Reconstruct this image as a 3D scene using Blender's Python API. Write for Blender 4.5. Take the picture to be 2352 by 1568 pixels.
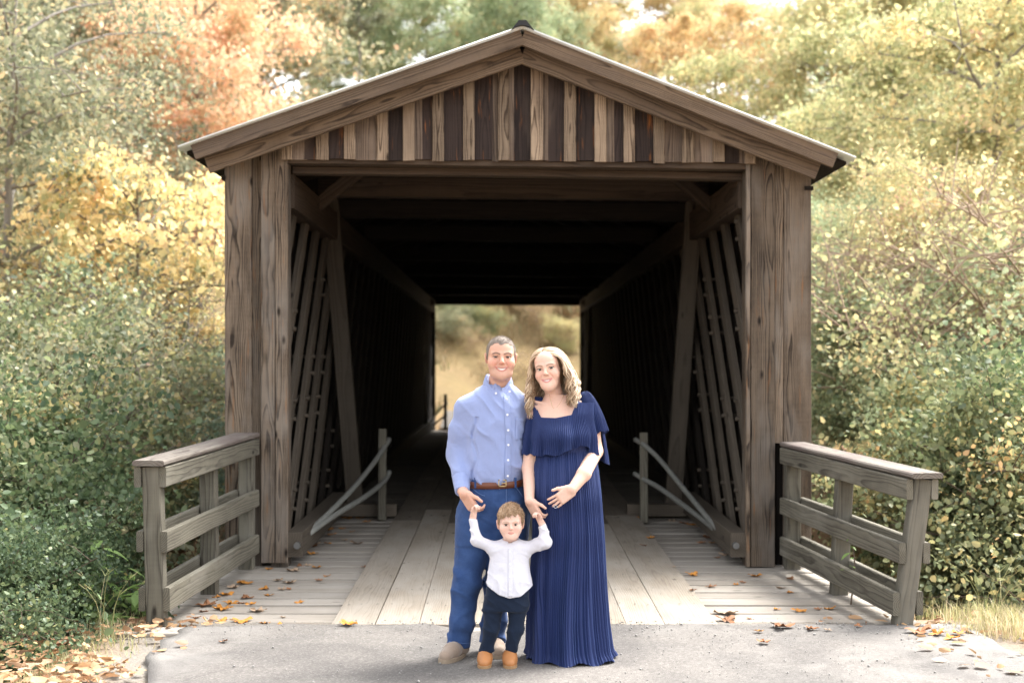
import bpy, math, random
import numpy as np
from mathutils import Vector, Matrix

for _o in list(bpy.data.objects):
    bpy.data.objects.remove(_o, do_unlink=True)
SC = bpy.context.scene
COL = SC.collection
R = math.radians

# ------------------------------------------------------------------ camera
CAM_H = 1.6
FPX, VPX, VPY = 3267.0, 1156.0, 835.0       # focal length and vanishing point of the photograph (2352 px wide)
cam = bpy.data.cameras.new('camera')
cam.lens = 50.0
cam.sensor_width = 36.0
cam.shift_x = (1176 - VPX) / 2352
cam.shift_y = (VPY - 784) / 2352
cam.clip_start = 0.1
cam.clip_end = 2000
cam.dof.use_dof = True
cam.dof.focus_distance = 8.1
cam.dof.aperture_fstop = 2.0
camo = bpy.data.objects.new('camera', cam)
camo.location = (0, 0, CAM_H)
camo.rotation_euler = (R(90), 0, 0)
COL.objects.link(camo)
SC.camera = camo

# ------------------------------------------------------------------ light
SUN_EL, SUN_AZ = R(56), R(50)                 # sun behind the wood, to the right of the bridge
world = bpy.data.worlds.new('World')
SC.world = world
world.use_nodes = True
wn = world.node_tree.nodes
wl = world.node_tree.links
sky = wn.new('ShaderNodeTexSky')
sky.sky_type = 'NISHITA'
sky.sun_disc = False
sky.sun_elevation = SUN_EL
sky.sun_rotation = SUN_AZ
sky.air_density = 1.0
sky.dust_density = 4.0
sky.ozone_density = 1.0
hs = wn.new('ShaderNodeHueSaturation')
hs.inputs['Saturation'].default_value = 0.18
wl.new(sky.outputs[0], hs.inputs['Color'])
wl.new(hs.outputs[0], wn['Background'].inputs['Color'])
wn['Background'].inputs['Strength'].default_value = 0.15
sun = bpy.data.lights.new('sun', 'SUN')
sun.energy = 1.5
sun.angle = R(22)
sun.color = (1.0, 0.965, 0.91)
suno = bpy.data.objects.new('sun', sun)
_d = Vector((math.sin(SUN_AZ) * math.cos(SUN_EL), math.cos(SUN_AZ) * math.cos(SUN_EL), math.sin(SUN_EL)))
suno.rotation_euler = (-_d).to_track_quat('-Z', 'Y').to_euler()
suno.location = (30, 40, 30)
COL.objects.link(suno)
SC.view_settings.view_transform = 'Standard'
SC.view_settings.look = 'None'
SC.view_settings.exposure = 2.28
SC.view_settings.gamma = 1.0
SC.view_settings.use_curve_mapping = False

# ------------------------------------------------------------------ helpers
def PX(x, Y):
    return (x - VPX) * Y / FPX
def PZ(y, Y):
    return CAM_H - (y - VPY) * Y / FPX

def tag(o, label=None, cat=None, group=None, kind=None):
    if label: o['label'] = label
    if cat: o['category'] = cat
    if group: o['group'] = group
    if kind: o['kind'] = kind
    return o

def empty(name, loc=(0, 0, 0), label=None, cat=None, group=None):
    o = bpy.data.objects.new(name, None)
    o.location = loc
    o.empty_display_size = 0.1
    COL.objects.link(o)
    return tag(o, label, cat, group)

def npmesh(name, V, F, smooth=True):
    """mesh from numpy arrays; F is an (n,3) or (n,4) array or a list of such arrays"""
    me = bpy.data.meshes.new(name)
    Fs = F if isinstance(F, list) else [F]
    Fs = [np.asarray(f, np.int32) for f in Fs if len(f)]
    V = np.asarray(V, np.float32)
    me.vertices.add(len(V))
    me.vertices.foreach_set('co', V.ravel())
    li = np.concatenate([f.ravel() for f in Fs])
    tot = np.concatenate([np.full(len(f), f.shape[1], np.int32) for f in Fs])
    st = np.concatenate([[0], np.cumsum(tot)[:-1]]).astype(np.int32)
    me.loops.add(len(li))
    me.loops.foreach_set('vertex_index', li)
    me.polygons.add(len(tot))
    me.polygons.foreach_set('loop_start', st)
    me.polygons.foreach_set('loop_total', tot)
    if smooth:
        me.polygons.foreach_set('use_smooth', np.ones(len(tot), bool))
    me.update(calc_edges=True)
    me.validate()
    return me

def link(name, me, mat=None, parent=None):
    o = bpy.data.objects.new(name, me)
    COL.objects.link(o)
    if mat is not None and len(me.materials) == 0:
        me.materials.append(mat)
    if parent is not None:
        o.parent = parent
    return o

class MB:
    """collects verts and faces for one mesh"""
    def __init__(s):
        s.v = []; s.f = []
    def add(s, V, F):
        b = len(s.v)
        s.v.extend([tuple(p) for p in V])
        s.f.extend([tuple(i + b for i in f) for f in F])
        return s
    def box(s, a, b):
        x0, y0, z0 = a; x1, y1, z1 = b
        V = [(x0,y0,z0),(x1,y0,z0),(x1,y1,z0),(x0,y1,z0),(x0,y0,z1),(x1,y0,z1),(x1,y1,z1),(x0,y1,z1)]
        return s.add(V, [(0,3,2,1),(4,5,6,7),(0,1,5,4),(1,2,6,5),(2,3,7,6),(3,0,4,7)])
    def tube(s, pts, rad, n=8, cap=True):
        V, F = tube_geo(pts, rad, n, cap)
        return s.add(V, F)
    def mesh(s, name, smooth=False):
        me = bpy.data.meshes.new(name)
        me.from_pydata(s.v, [], s.f)
        if smooth:
            for p in me.polygons: p.use_smooth = True
        me.update()
        return me
    def build(s, name, mat, parent=None, smooth=False):
        return link(name, s.mesh(name, smooth), mat, parent)

def tube_geo(pts, rad, n=8, cap=True):
    P = [Vector(p) for p in pts]
    m = len(P)
    if not hasattr(rad, '__len__'): rad = [rad] * m
    V = []; F = []
    t = (P[1] - P[0]).normalized()
    u = t.orthogonal().normalized()
    for i in range(m):
        if i == 0: tt = P[1] - P[0]
        elif i == m - 1: tt = P[-1] - P[-2]
        else: tt = P[i+1] - P[i-1]
        tt.normalize()
        u = (u - tt * u.dot(tt)).normalized()
        w = tt.cross(u)
        for k in range(n):
            a = 2 * math.pi * k / n
            V.append(P[i] + (u * math.cos(a) + w * math.sin(a)) * rad[i])
    for i in range(m - 1):
        for k in range(n):
            k2 = (k + 1) % n
            F.append((i*n+k, i*n+k2, (i+1)*n+k2, (i+1)*n+k))
    if cap:
        F.append(tuple(reversed(range(n))))
        F.append(tuple(range((m-1)*n, m*n)))
    return V, F

def curve_pts(ctrl, n=20):
    """Catmull-Rom through the control points"""
    C = [Vector(c) for c in ctrl]
    C = [C[0]*2 - C[1]] + C + [C[-1]*2 - C[-2]]
    out = []
    segs = len(C) - 3
    for i in range(n):
        t = i / (n - 1) * segs
        k = min(int(t), segs - 1); t -= k
        a, b, c, d = C[k:k+4]
        out.append(0.5 * ((2*b) + (c-a)*t + (2*a-5*b+4*c-d)*t*t + (3*b-a-3*c+d)*t**3))
    return out

# ------------------------------------------------------------------ material helpers
class NT:
    def __init__(s, name):
        s.m = bpy.data.materials.new(name)
        s.m.use_nodes = True
        s.t = s.m.node_tree
        s.t.nodes.clear()
        s.out = s.t.nodes.new('ShaderNodeOutputMaterial')
    def n(s, kind, **kw):
        nd = s.t.nodes.new('ShaderNode' + kind)
        for k, v in kw.items():
            if k.startswith('i_'):
                nd.inputs[k[2:].replace('_', ' ')].default_value = v
            else:
                setattr(nd, k, v)
        return nd
    def l(s, a, b):
        s.t.links.new(a, b)
    def math(s, op, a, b=None, c=None, clamp=False):
        nd = s.n('Math', operation=op, use_clamp=clamp)
        for i, x in enumerate((a, b, c)):
            if x is None: continue
            if isinstance(x, (int, float)): nd.inputs[i].default_value = x
            else: s.l(x, nd.inputs[i])
        return nd.outputs[0]
    def vmath(s, op, a, b=None):
        nd = s.n('VectorMath', operation=op)
        for i, x in enumerate((a, b)):
            if x is None: continue
            if isinstance(x, (tuple, list)): nd.inputs[i].default_value = x
            else: s.l(x, nd.inputs[i])
        return nd.outputs[0]
    def ramp(s, fac, stops, interp='LINEAR'):
        nd = s.n('ValToRGB')
        nd.color_ramp.interpolation = interp
        el = nd.color_ramp.elements
        while len(el) > 1: el.remove(el[-1])
        el[0].position = stops[0][0]; el[0].color = (*stops[0][1], 1) if len(stops[0][1]) == 3 else stops[0][1]
        for p, c in stops[1:]:
            e = el.new(p); e.color = (*c, 1) if len(c) == 3 else c
        s.l(fac, nd.inputs[0])
        return nd.outputs[0]
    def mix(s, fac, a, b, mode='MIX'):
        nd = s.n('Mix', data_type='RGBA', blend_type=mode)
        nd.clamp_factor = True
        for i, x in ((0, fac), (6, a), (7, b)):
            if isinstance(x, (int, float)): nd.inputs[i].default_value = x
            elif isinstance(x, tuple): nd.inputs[i].default_value = (*x, 1) if len(x) == 3 else x
            else: s.l(x, nd.inputs[i])
        return nd.outputs[2]
    def noise(s, vec, scale, detail=3.0, rough=0.55, dist=0.0):
        nd = s.n('TexNoise')
        nd.inputs['Scale'].default_value = scale
        nd.inputs['Detail'].default_value = detail
        nd.inputs['Roughness'].default_value = rough
        nd.inputs['Distortion'].default_value = dist
        if vec is not None: s.l(vec, nd.inputs['Vector'])
        return nd.outputs['Fac']
    def scale(s, vec, sc):
        nd = s.n('Mapping'); nd.inputs['Scale'].default_value = sc
        s.l(vec, nd.inputs['Vector'])
        return nd.outputs[0]
    def principled(s, col, rough=0.7, bump=None, bstr=0.3, bdist=0.01, spec=0.3, **kw):
        p = s.n('BsdfPrincipled')
        if isinstance(col, tuple): p.inputs['Base Color'].default_value = (*col, 1)
        else: s.l(col, p.inputs['Base Color'])
        if isinstance(rough, (int, float)): p.inputs['Roughness'].default_value = rough
        else: s.l(rough, p.inputs['Roughness'])
        p.inputs['Specular IOR Level'].default_value = spec
        for k, v in kw.items():
            p.inputs[k.replace('_', ' ')].default_value = v
        if bump is not None:
            b = s.n('Bump'); b.inputs['Strength'].default_value = bstr; b.inputs['Distance'].default_value = bdist
            s.l(bump, b.inputs['Height']); s.l(b.outputs[0], p.inputs['Normal'])
        s.l(p.outputs[0], s.out.inputs['Surface'])
        return p

def mul(c, k):
    return tuple(min(1, x * k) for x in c)

def wood_material(name, light, dark, ring=70.0, contrast=1.0, patch=(0.35, 0.25), patchcol=None, rough=0.8, vary=0.35, stain=None, blotk=1.1):
    """weathered board: local X runs along the board, rings give straight and cathedral grain"""
    N = NT(name)
    tc = N.n('TexCoord')
    oi = N.n('ObjectInfo')
    rnd = oi.outputs['Random']
    off = N.n('CombineXYZ')
    N.l(N.math('MULTIPLY', rnd, 37.0), off.inputs[0])
    N.l(N.math('MULTIPLY', N.math('FRACT', N.math('MULTIPLY', rnd, 17.3)), 0.16), off.inputs[1])
    N.l(N.math('ADD', N.math('MULTIPLY', N.math('FRACT', N.math('MULTIPLY', rnd, 71.7)), 0.10), 0.03), off.inputs[2])
    off.inputs[1].default_value = 0
    p0 = N.vmath('ADD', tc.outputs['Object'], off.outputs[0])
    # slow wander of the grain along the board, faster across
    wob = N.n('TexNoise'); wob.inputs['Scale'].default_value = 1.0; wob.inputs['Detail'].default_value = 3.0
    N.l(N.scale(p0, (0.8, 4.0, 4.0)), wob.inputs['Vector'])
    wv = N.vmath('MULTIPLY', N.vmath('SUBTRACT', wob.outputs['Color'], (0.5, 0.5, 0.5)), (0.0, 0.075, 0.075))
    p1 = N.vmath('ADD', p0, wv)
    sep = N.n('SeparateXYZ'); N.l(p1, sep.inputs[0])
    y = N.math('SUBTRACT', sep.outputs[1], 0.08)
    r = N.math('SQRT', N.math('ADD', N.math('MULTIPLY', y, y), N.math('MULTIPLY', sep.outputs[2], sep.outputs[2])))
    rg = N.math('FRACT', N.math('MULTIPLY', r, ring))
    late = N.ramp(rg, [(0.0, (0, 0, 0)), (0.55, (0.25,)*3), (0.88, (1, 1, 1)), (1.0, (0.1,)*3)])
    fib = N.noise(N.scale(p0, (3.0, 260.0, 260.0)), 1.0, 2.0, 0.6)
    blot = N.noise(N.scale(p0, (1.1, 5.0, 5.0)), 1.3, 4.0, 0.6)
    saw = N.noise(N.scale(p0, (60.0, 3.0, 3.0)), 1.0, 2.0, 0.5)
    f = N.math('ADD', N.math('MULTIPLY', late, 0.62 * contrast), N.math('MULTIPLY', N.math('SUBTRACT', fib, 0.42), 0.9 * contrast))
    f = N.math('ADD', f, N.math('MULTIPLY', N.math('SUBTRACT', blot, 0.5), blotk), clamp=True)
    f = N.math('ADD', f, N.math('MULTIPLY', N.math('SUBTRACT', saw, 0.5), 0.25), clamp=True)
    col = N.mix(f, light, dark)
    if patchcol is not None:
        pm = N.noise(N.scale(p0, (0.7, 2.2, 2.2)), 1.7, 3.0, 0.65)
        pf = N.math('MULTIPLY', N.math('SUBTRACT', pm, 1 - patch[0] - 0.2, clamp=True), 1 / max(patch[1], 0.05), clamp=True)
        col = N.mix(pf, col, patchcol)
    if stain is not None:
        sm = N.noise(N.scale(p0, (1.5, 16.0, 16.0)), 1.6, 3.0, 0.6)
        sf = N.math('MULTIPLY', N.math('SUBTRACT', sm, 0.62, clamp=True), 6.0, clamp=True)
        col = N.mix(sf, col, stain)
    # knots
    vo = N.n('TexVoronoi'); vo.inputs['Scale'].default_value = 1.0
    N.l(N.scale(p0, (2.2, 5.5, 5.5)), vo.inputs['Vector'])
    kf = N.math('MULTIPLY', N.math('SUBTRACT', 0.11, vo.outputs['Distance'], clamp=True), 14.0, clamp=True)
    col = N.mix(kf, col, mul(dark, 0.55))
    # drying checks: thin dark splits along the grain
    ck = N.noise(N.scale(p0, (1.6, 55.0, 55.0)), 1.0, 2.0, 0.5)
    cf = N.math('MULTIPLY', N.math('SUBTRACT', ck, 0.70, clamp=True), 12.0, clamp=True)
    col = N.mix(N.math('MULTIPLY', cf, 0.8), col, mul(dark, 0.4))
    # each board a little lighter or darker than the next
    v = N.math('ADD', N.math('MULTIPLY', N.math('FRACT', N.math('MULTIPLY', rnd, 131.1)), 2 * vary), 1 - vary)
    cv = N.n('CombineXYZ')
    for i in range(3): N.l(v, cv.inputs[i])
    col = N.mix(1.0, col, cv.outputs[0], 'MULTIPLY')
    bmp = N.math('ADD', N.math('MULTIPLY', late, -0.6), N.math('MULTIPLY', fib, -0.7))
    N.principled(col, rough, bmp, 0.5, 0.004, 0.2)
    return N.m

def plain_material(name, col, rough=0.6, spec=0.3, nscale=None, namp=0.2, bstr=0.0, metallic=0.0, **kw):
    N = NT(name)
    c = col
    bump = None
    if nscale:
        tc = N.n('TexCoord')
        nz = N.noise(tc.outputs['Object'], nscale, 4.0, 0.6)
        c = N.mix(nz, mul(col, 1 - namp), mul(col, 1 + namp))
        bump = nz if bstr else None
    N.principled(c, rough, bump, bstr, 0.005, spec, Metallic=metallic, **kw)
    return N.m

def chamfer_box(L, W, T, c=0.004, seed=None, ragged=0.0):
    """board mesh, X along the length from 0 to L, centred on Y and Z, edges along the length chamfered, a few segments so that it can warp"""
    rs = random.Random(seed)
    segs = max(1, min(6, int(L / 0.6)))
    prof = [(-W/2+c, -T/2), (W/2-c, -T/2), (W/2, -T/2+c), (W/2, T/2-c), (W/2-c, T/2), (-W/2+c, T/2), (-W/2, T/2-c), (-W/2, -T/2+c)]
    V = []; F = []
    a1 = rs.uniform(-1, 1) * 0.004 if seed is not None else 0
    a2 = rs.uniform(-1, 1) * 0.003 if seed is not None else 0
    for i in range(segs + 1):
        t = i / segs
        wy = a1 * math.sin(math.pi * t) + (rs.uniform(-1, 1) * 0.0015 if seed is not None else 0)
        wz = a2 * math.sin(math.pi * t)
        for (y, z) in prof:
            dx = 0
            if ragged and i in (0, segs): dx = rs.uniform(-ragged, ragged)
            V.append((t * L + dx, y + wy, z + wz))
    for i in range(segs):
        for k in range(8):
            k2 = (k + 1) % 8
            F.append((i*8+k, (i+1)*8+k, (i+1)*8+k2, i*8+k2))
    F.append(tuple(range(8)))
    F.append(tuple(reversed(range(segs*8, segs*8+8))))
    return V, F

_seed = [0]
def plank(name, p0, p1, W, T, mat, parent=None, face=(0, -1, 0), c=0.005, ragged=0.0, warp=True):
    """board from p0 to p1 (centre line); W is the width across, T the thickness along `face`"""
    _seed[0] += 1
    p0 = Vector(p0); p1 = Vector(p1)
    x = (p1 - p0); L = x.length; x.normalize()
    z = Vector(face); z = (z - x * z.dot(x)).normalized()
    y = z.cross(x)
    V, F = chamfer_box(L, W, T, c, _seed[0] if warp else None, ragged)
    me = bpy.data.meshes.new(name)
    me.from_pydata(V, [], F); me.update()
    o = link(name, me, mat, parent)
    M = Matrix(((x[0], y[0], z[0], p0[0]), (x[1], y[1], z[1], p0[1]), (x[2], y[2], z[2], p0[2]), (0, 0, 0, 1)))
    if parent is not None:
        M = (Matrix.Translation(parent.location).inverted() if parent.parent is None else Matrix.Translation(parent.parent.location).inverted()) @ M
        if parent.type == 'MESH':
            raise RuntimeError('plank under mesh: set matrix yourself')
    o.matrix_basis = M
    return o

def nest(child, parent):
    """make a part of the same thing a sub-part of `parent` without moving it"""
    m = parent.matrix_basis.inverted() @ child.matrix_basis
    child.parent = parent
    child.matrix_basis = m
    return child

def smooth(t):
    t = np.clip(t, 0, 1)
    return t * t * (3 - 2 * t)

def vnoise(x, y, seed=0):
    """cheap smooth 2D value noise with numpy, about -1..1"""
    rs = np.random.RandomState(seed)
    T = rs.uniform(-1, 1, (64, 64))
    x = np.asarray(x, float); y = np.asarray(y, float)
    xi = np.floor(x).astype(int); yi = np.floor(y).astype(int)
    fx = x - xi; fy = y - yi
    fx = fx*fx*(3-2*fx); fy = fy*fy*(3-2*fy)
    a = T[xi % 64, yi % 64]; b = T[(xi+1) % 64, yi % 64]; c = T[xi % 64, (yi+1) % 64]; d = T[(xi+1) % 64, (yi+1) % 64]
    return (a*(1-fx)+b*fx)*(1-fy) + (c*(1-fx)+d*fx)*fy
# ------------------------------------------------------------------ terrain
YP = 11.05          # portal plane
YE = 8.74           # where deck meets the road
YF = 35.0           # far portal

def zdeck(Y):
    return 0.17 * (1 - ((Y - 22.0) / 13.26) ** 2)

def hit(x, y):
    """point on road or deck seen at a photograph pixel"""
    Y = 9.0
    for _ in range(30):
        z = zdeck(Y) if Y > YE else 0.0
        Y = (CAM_H - z) * FPX / (y - VPY)
    return Vector((PX(x, Y), Y, zdeck(Y) if Y > YE else 0.0))

def ground_h(X, Y):
    X = np.asarray(X, float); Y = np.asarray(Y, float)
    n1 = vnoise(X * 0.35 + 7, Y * 0.35, 1); n2 = vnoise(X * 1.3, Y * 1.3, 2); n3 = vnoise(X * 0.07, Y * 0.07 + 3, 3)
    nb = vnoise(Y * 1.7, X * 0.4 + 9, 5)
    # causeway of the near road, banks either side, and the ravine under the bridge
    sideL = -1.55 + 2.5 * smooth((Y - 9.3) / 11)
    sideR = -1.25 + 1.9 * smooth((Y - 11.0) / 10)
    tL = smooth((-2.45 + 0.18 * nb - X) / 1.9); tR = smooth((X - 3.15 - 0.2 * nb) / 1.6)
    under_ = -3.2 * smooth((Y - 8.85 - 0.15 * nb) / 2.6) * (1 - smooth((Y - 30.5) / 4.0))
    past = smooth((Y - 8.85) / 1.2)
    tLr = smooth((-2.5 - X) / 1.8); tRr = smooth((X - 2.8) / 2.4)
    near = np.where(X < 0, sideL * tL, sideR * tR)
    rav = np.where(X < 0, under_ * (1 - tLr) + sideL * tLr, under_ * (1 - tRr) + sideR * tRr)
    h = near * (1 - past) + rav * past
    h = np.where(Y < 2, h * (0.35 + 0.65 * smooth((Y + 10) / 12)), h)
    # far side: the road corridor climbs gently, then a bank
    far = smooth((Y - 31) / 4)
    corridor = 0.1 + 0.035 * np.maximum(0, Y - 35)
    bank = 0.62 * np.maximum(0, Y - 47.5 - 0.55 * X + 1.5 * n1)
    bank = np.minimum(bank, 9 + 0.12 * np.maximum(0, Y - 60))
    offroad = np.maximum(0, np.abs(X - 0.2) - 3.2)
    hf = corridor + np.where(Y > 44, bank, 0) + 0.22 * offroad * smooth((Y - 33) / 6)
    hf = np.minimum(hf, 12 + 0.05 * np.maximum(0, Y - 60))
    h = h * (1 - far) + hf * far
    # valley sides
    hl = 0.42 * np.maximum(0, -X - 9.0) * smooth((Y - 4) / 10)
    hr = 0.45 * np.maximum(0, X - 8.0) * smooth((Y - 4) / 10)
    h = h + np.minimum(hl + hr, 14) * (1 - 0.6 * far)
    rough = smooth((np.maximum(np.abs(X) - 2.4, Y - 9.0)) / 2.0)
    h = h + rough * (0.25 * n1 + 0.07 * n2) + n3 * smooth((np.abs(X) - 20) / 40) * 3
    return h

def axis(a, b, fine0, fine1, df, dc):
    out = [fine0]
    x = fine0
    while x < fine1: x += df; out.append(x)
    d = df
    while x < b: d = min(d * 1.18, dc); x += d; out.append(x)
    x = fine0; d = df; lo = []
    while x > a: d = min(d * 1.18, dc); x -= d; lo.append(x)
    return np.array(lo[::-1] + out)

gx = axis(-420, 420, -4.5, 5.0, 0.11, 30)
gy = axis(-120, 700, 5.0, 12.0, 0.12, 30)
GX, GY = np.meshgrid(gx, gy, indexing='ij')
GZ = ground_h(GX, GY) - 0.03
nx, ny = GX.shape
idx = np.arange(nx * ny).reshape(nx, ny)
GF = np.stack([idx[:-1, :-1], idx[1:, :-1], idx[1:, 1:], idx[:-1, 1:]], -1).reshape(-1, 4)

def ground_material():
    N = NT('earth')
    tc = N.n('TexCoord'); g = N.n('NewGeometry')
    P = g.outputs['Position']
    n1 = N.noise(P, 0.35, 4, 0.6); n2 = N.noise(P, 3.0, 5, 0.65); n3 = N.noise(P, 40.0, 3, 0.6)
    sep = N.n('SeparateXYZ'); N.l(P, sep.inputs[0])
    dirt = N.mix(n2, (0.16, 0.10, 0.06), (0.30, 0.22, 0.14))
    litter = N.mix(n3, (0.20, 0.11, 0.05), (0.34, 0.23, 0.12))
    grass = N.mix(n2, (0.085, 0.08, 0.038), N.mix(n1, (0.27, 0.15, 0.08), (0.20, 0.18, 0.085)))
    c = N.mix(N.ramp(n1, [(0.4, (0, 0, 0)), (0.6, (1, 1, 1))]), dirt, litter)
    fg = N.math('MULTIPLY', N.math('SUBTRACT', sep.outputs[1], 34.0), 0.2, clamp=True)
    c = N.mix(N.math('MULTIPLY', fg, 0.8), c, grass)
    # pale dust and crushed stone beside the road
    ax = N.math('ABSOLUTE', N.math('SUBTRACT', sep.outputs[0], 0.35))
    road = N.math('MULTIPLY', N.math('SUBTRACT', 3.0, ax), 1.8, clamp=True)
    ry = N.math('MULTIPLY', N.math('SUBTRACT', 9.2, sep.outputs[1]), 4.0, clamp=True)
    m = N.math('MULTIPLY', N.math('MULTIPLY', road, ry), N.math('ADD', N.math('MULTIPLY', n2, 1.2), 0.3), clamp=True)
    dust = N.mix(N.noise(P, 90.0, 3, 0.7), (0.13, 0.118, 0.102), (0.27, 0.25, 0.22))
    c = N.mix(m, c, dust)
    N.principled(c, 0.95, N.math('ADD', n2, N.math('MULTIPLY', n3, 0.5)), 0.6, 0.04, 0.1)
    return N.m
ground = link('ground', npmesh('ground', np.stack([GX, GY, GZ], -1).reshape(-1, 3), GF), ground_material())
ground['kind'] = 'structure'

def asphalt_material():
    N = NT('old_asphalt')
    g = N.n('NewGeometry'); P = g.outputs['Position']
    sep = N.n('SeparateXYZ'); N.l(P, sep.inputs[0])
    vo = N.n('TexVoronoi'); vo.inputs['Scale'].default_value = 120.0; N.l(P, vo.inputs['Vector'])
    vo2 = N.n('TexVoronoi'); vo2.inputs['Scale'].default_value = 34.0; N.l(P, vo2.inputs['Vector'])
    sp = N.n('SeparateColor'); N.l(vo.outputs['Color'], sp.inputs[0])
    st = N.ramp(sp.outputs[0], [(0.0, (0.110, 0.102, 0.095)), (0.5, (0.132, 0.123, 0.115)), (0.8, (0.155, 0.145, 0.136)), (1.0, (0.20, 0.188, 0.176))])
    big = N.noise(P, 1.1, 5, 0.6, 0.4)
    dk = N.ramp(big, [(0.32, (0.80,)*3), (0.62, (1.18, 1.16, 1.13))])
    c = N.mix(1.0, st, dk, 'MULTIPLY')
    # dust drifted over the right-hand lane and the joint with the deck
    dn = N.noise(P, 2.3, 5, 0.7, 0.6)
    rx = N.math('MULTIPLY', N.math('SUBTRACT', sep.outputs[0], 0.6), 0.35, clamp=True)
    ry = N.math('MULTIPLY', N.math('SUBTRACT', sep.outputs[1], 8.2), 1.2, clamp=True)
    df = N.math('MULTIPLY', N.math('SUBTRACT', N.math('ADD', dn, N.math('ADD', N.math('MULTIPLY', rx, 0.35), N.math('ADD', N.math('MULTIPLY', ry, 0.22), N.math('MULTIPLY', N.math('SUBTRACT', -1.35, sep.outputs[0], clamp=True), 0.7)))), 0.60, clamp=True), 3.5, clamp=True)
    dust = N.mix(N.noise(P, 60.0, 3, 0.6), (0.165, 0.154, 0.142), (0.25, 0.236, 0.218))
    c = N.mix(N.math('MULTIPLY', df, 0.85), c, dust)
    # hair cracks and an older, darker patch
    cr = N.n('TexVoronoi'); cr.feature = 'DISTANCE_TO_EDGE'; cr.inputs['Scale'].default_value = 0.9
    N.l(N.vmath('ADD', P, N.vmath('MULTIPLY', N.n('TexNoise', i_Scale=3.0).outputs['Color'], (0.5, 0.5, 0.0))), cr.inputs['Vector'])
    ckf = N.math('MULTIPLY', N.math('SUBTRACT', 0.010, cr.outputs['Distance'], clamp=True), 90.0, clamp=True)
    c = N.mix(N.math('MULTIPLY', ckf, 0.18), c, (0.06, 0.057, 0.055))
    pt = N.ramp(N.noise(P, 0.55, 3, 0.5, 0.8), [(0.50, (1, 1, 1)), (0.56, (0.80, 0.80, 0.81))])
    c = N.mix(1.0, c, pt, 'MULTIPLY')
    # dark pits between stones
    sp2 = N.n('SeparateColor'); N.l(vo2.outputs['Color'], sp2.inputs[0])
    pit = N.math('MULTIPLY', N.math('SUBTRACT', sp2.outputs[1], 0.93, clamp=True), N.math('MULTIPLY', N.math('SUBTRACT', 0.5, vo2.outputs['Distance'], clamp=True), 22.0), clamp=True)
    c = N.mix(N.math('MULTIPLY', pit, 0.7), c, (0.075, 0.072, 0.07))
    hgt = N.math('SUBTRACT', N.math('MULTIPLY', vo.outputs['Distance'], -0.6), pit)
    N.principled(c, 0.9, N.math('ADD', hgt, N.math('MULTIPLY', big, 0.6)), 0.5, 0.008, 0.2)
    return N.m

# the near road: a worn asphalt sheet with a ragged edge 2 cm thick
ys = np.concatenate([np.linspace(-40, 3, 25), np.arange(3.3, 8.6, 0.12), np.linspace(8.6, 8.8, 4)])
ts = np.linspace(0, 1, 64)
AV = []
for y in ys:
    xl = -1.86 + 0.10 * vnoise(y * 1.3, 2.2, 8) + 0.05 * vnoise(y * 5, 1.2, 9)
    xr = 2.75 + 0.14 * vnoise(y * 1.1, 6.2, 8) + 0.06 * vnoise(y * 5, 4.2, 9)
    for t in ts:
        x = xl + (xr - xl) * t
        yy = y
        if y > 8.5:
            e = 8.735 + 0.035 * vnoise(x * 2.3, 0.5, 11) + 0.02 * vnoise(x * 9, 0.5, 12) - 0.10 * smooth((abs(x + 0.20) - 0.0) / 0.28) * 0 - 0.22 * max(0, 1 - abs(x + 0.18) / 0.28) ** 0.7
            e -= 0.10 * smooth((-1.2 - x) / 0.6)
            yy = 8.5 + (y - 8.5) / 0.3 * (e - 8.5)
        z = 0.006 + 0.006 * vnoise(x * 1.2, yy * 1.2, 21) + 0.003 * vnoise(x * 6, yy * 6, 22)
        AV.append((x, yy, z))
AV = np.array(AV)
nyy, nxx = len(ys), len(ts)
ai = np.arange(nyy * nxx).reshape(nyy, nxx)
AF = np.stack([ai[:-1, :-1], ai[:-1, 1:], ai[1:, 1:], ai[1:, :-1]], -1).reshape(-1, 4)
rim = np.concatenate([ai[:, 0][::-1], ai[0, 1:], ai[1:, -1], ai[-1, 1:-1][::-1]])
low = AV[rim].copy(); low[:, 2] = -0.05
b = len(AV)
rn = len(rim)
RF = np.array([(rim[i], b + i, b + (i + 1) % rn, rim[(i + 1) % rn]) for i in range(rn)])
ME = npmesh('road', np.concatenate([AV, low]), [AF, RF])
road = link('road', ME, asphalt_material()); road['kind'] = 'structure'

# loose grit along the joint and over the dusty lane
rg0 = np.random.RandomState(17)
n_ = 1600
gxx = np.concatenate([rg0.uniform(-1.9, 2.8, n_ // 2), rg0.normal(0.9, 1.1, n_ - n_ // 2)]); gyy = np.concatenate([8.78 - np.abs(rg0.normal(0, 0.22, n_ // 2)), rg0.uniform(6.9, 8.9, n_ - n_ // 2)])
r0_ = rg0.uniform(0.0025, 0.0075, n_) * (0.6 + rg0.rand(n_) ** 4)
oc = np.array([(1, 0, 0), (0, 1, 0), (-1, 0, 0), (0, -1, 0), (0, 0, 0.8), (0, 0, -0.5)])
jt = oc[None] * rg0.uniform(0.7, 1.3, (n_, 6, 1)) * r0_[:, None, None]
GV = jt + np.stack([gxx, gyy, np.full(n_, 0.010)], 1)[:, None]
of = np.array([(0, 1, 4), (1, 2, 4), (2, 3, 4), (3, 0, 4), (1, 0, 5), (2, 1, 5), (3, 2, 5), (0, 3, 5)])
GFc = (of[None] + 6 * np.arange(n_)[:, None, None]).reshape(-1, 3)
gt = link('road_grit', npmesh('road_grit', GV.reshape(-1, 3), GFc, False), plain_material('grit_stone', (0.26, 0.25, 0.235), 0.9, 0.2, 60.0, 0.5))
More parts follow.
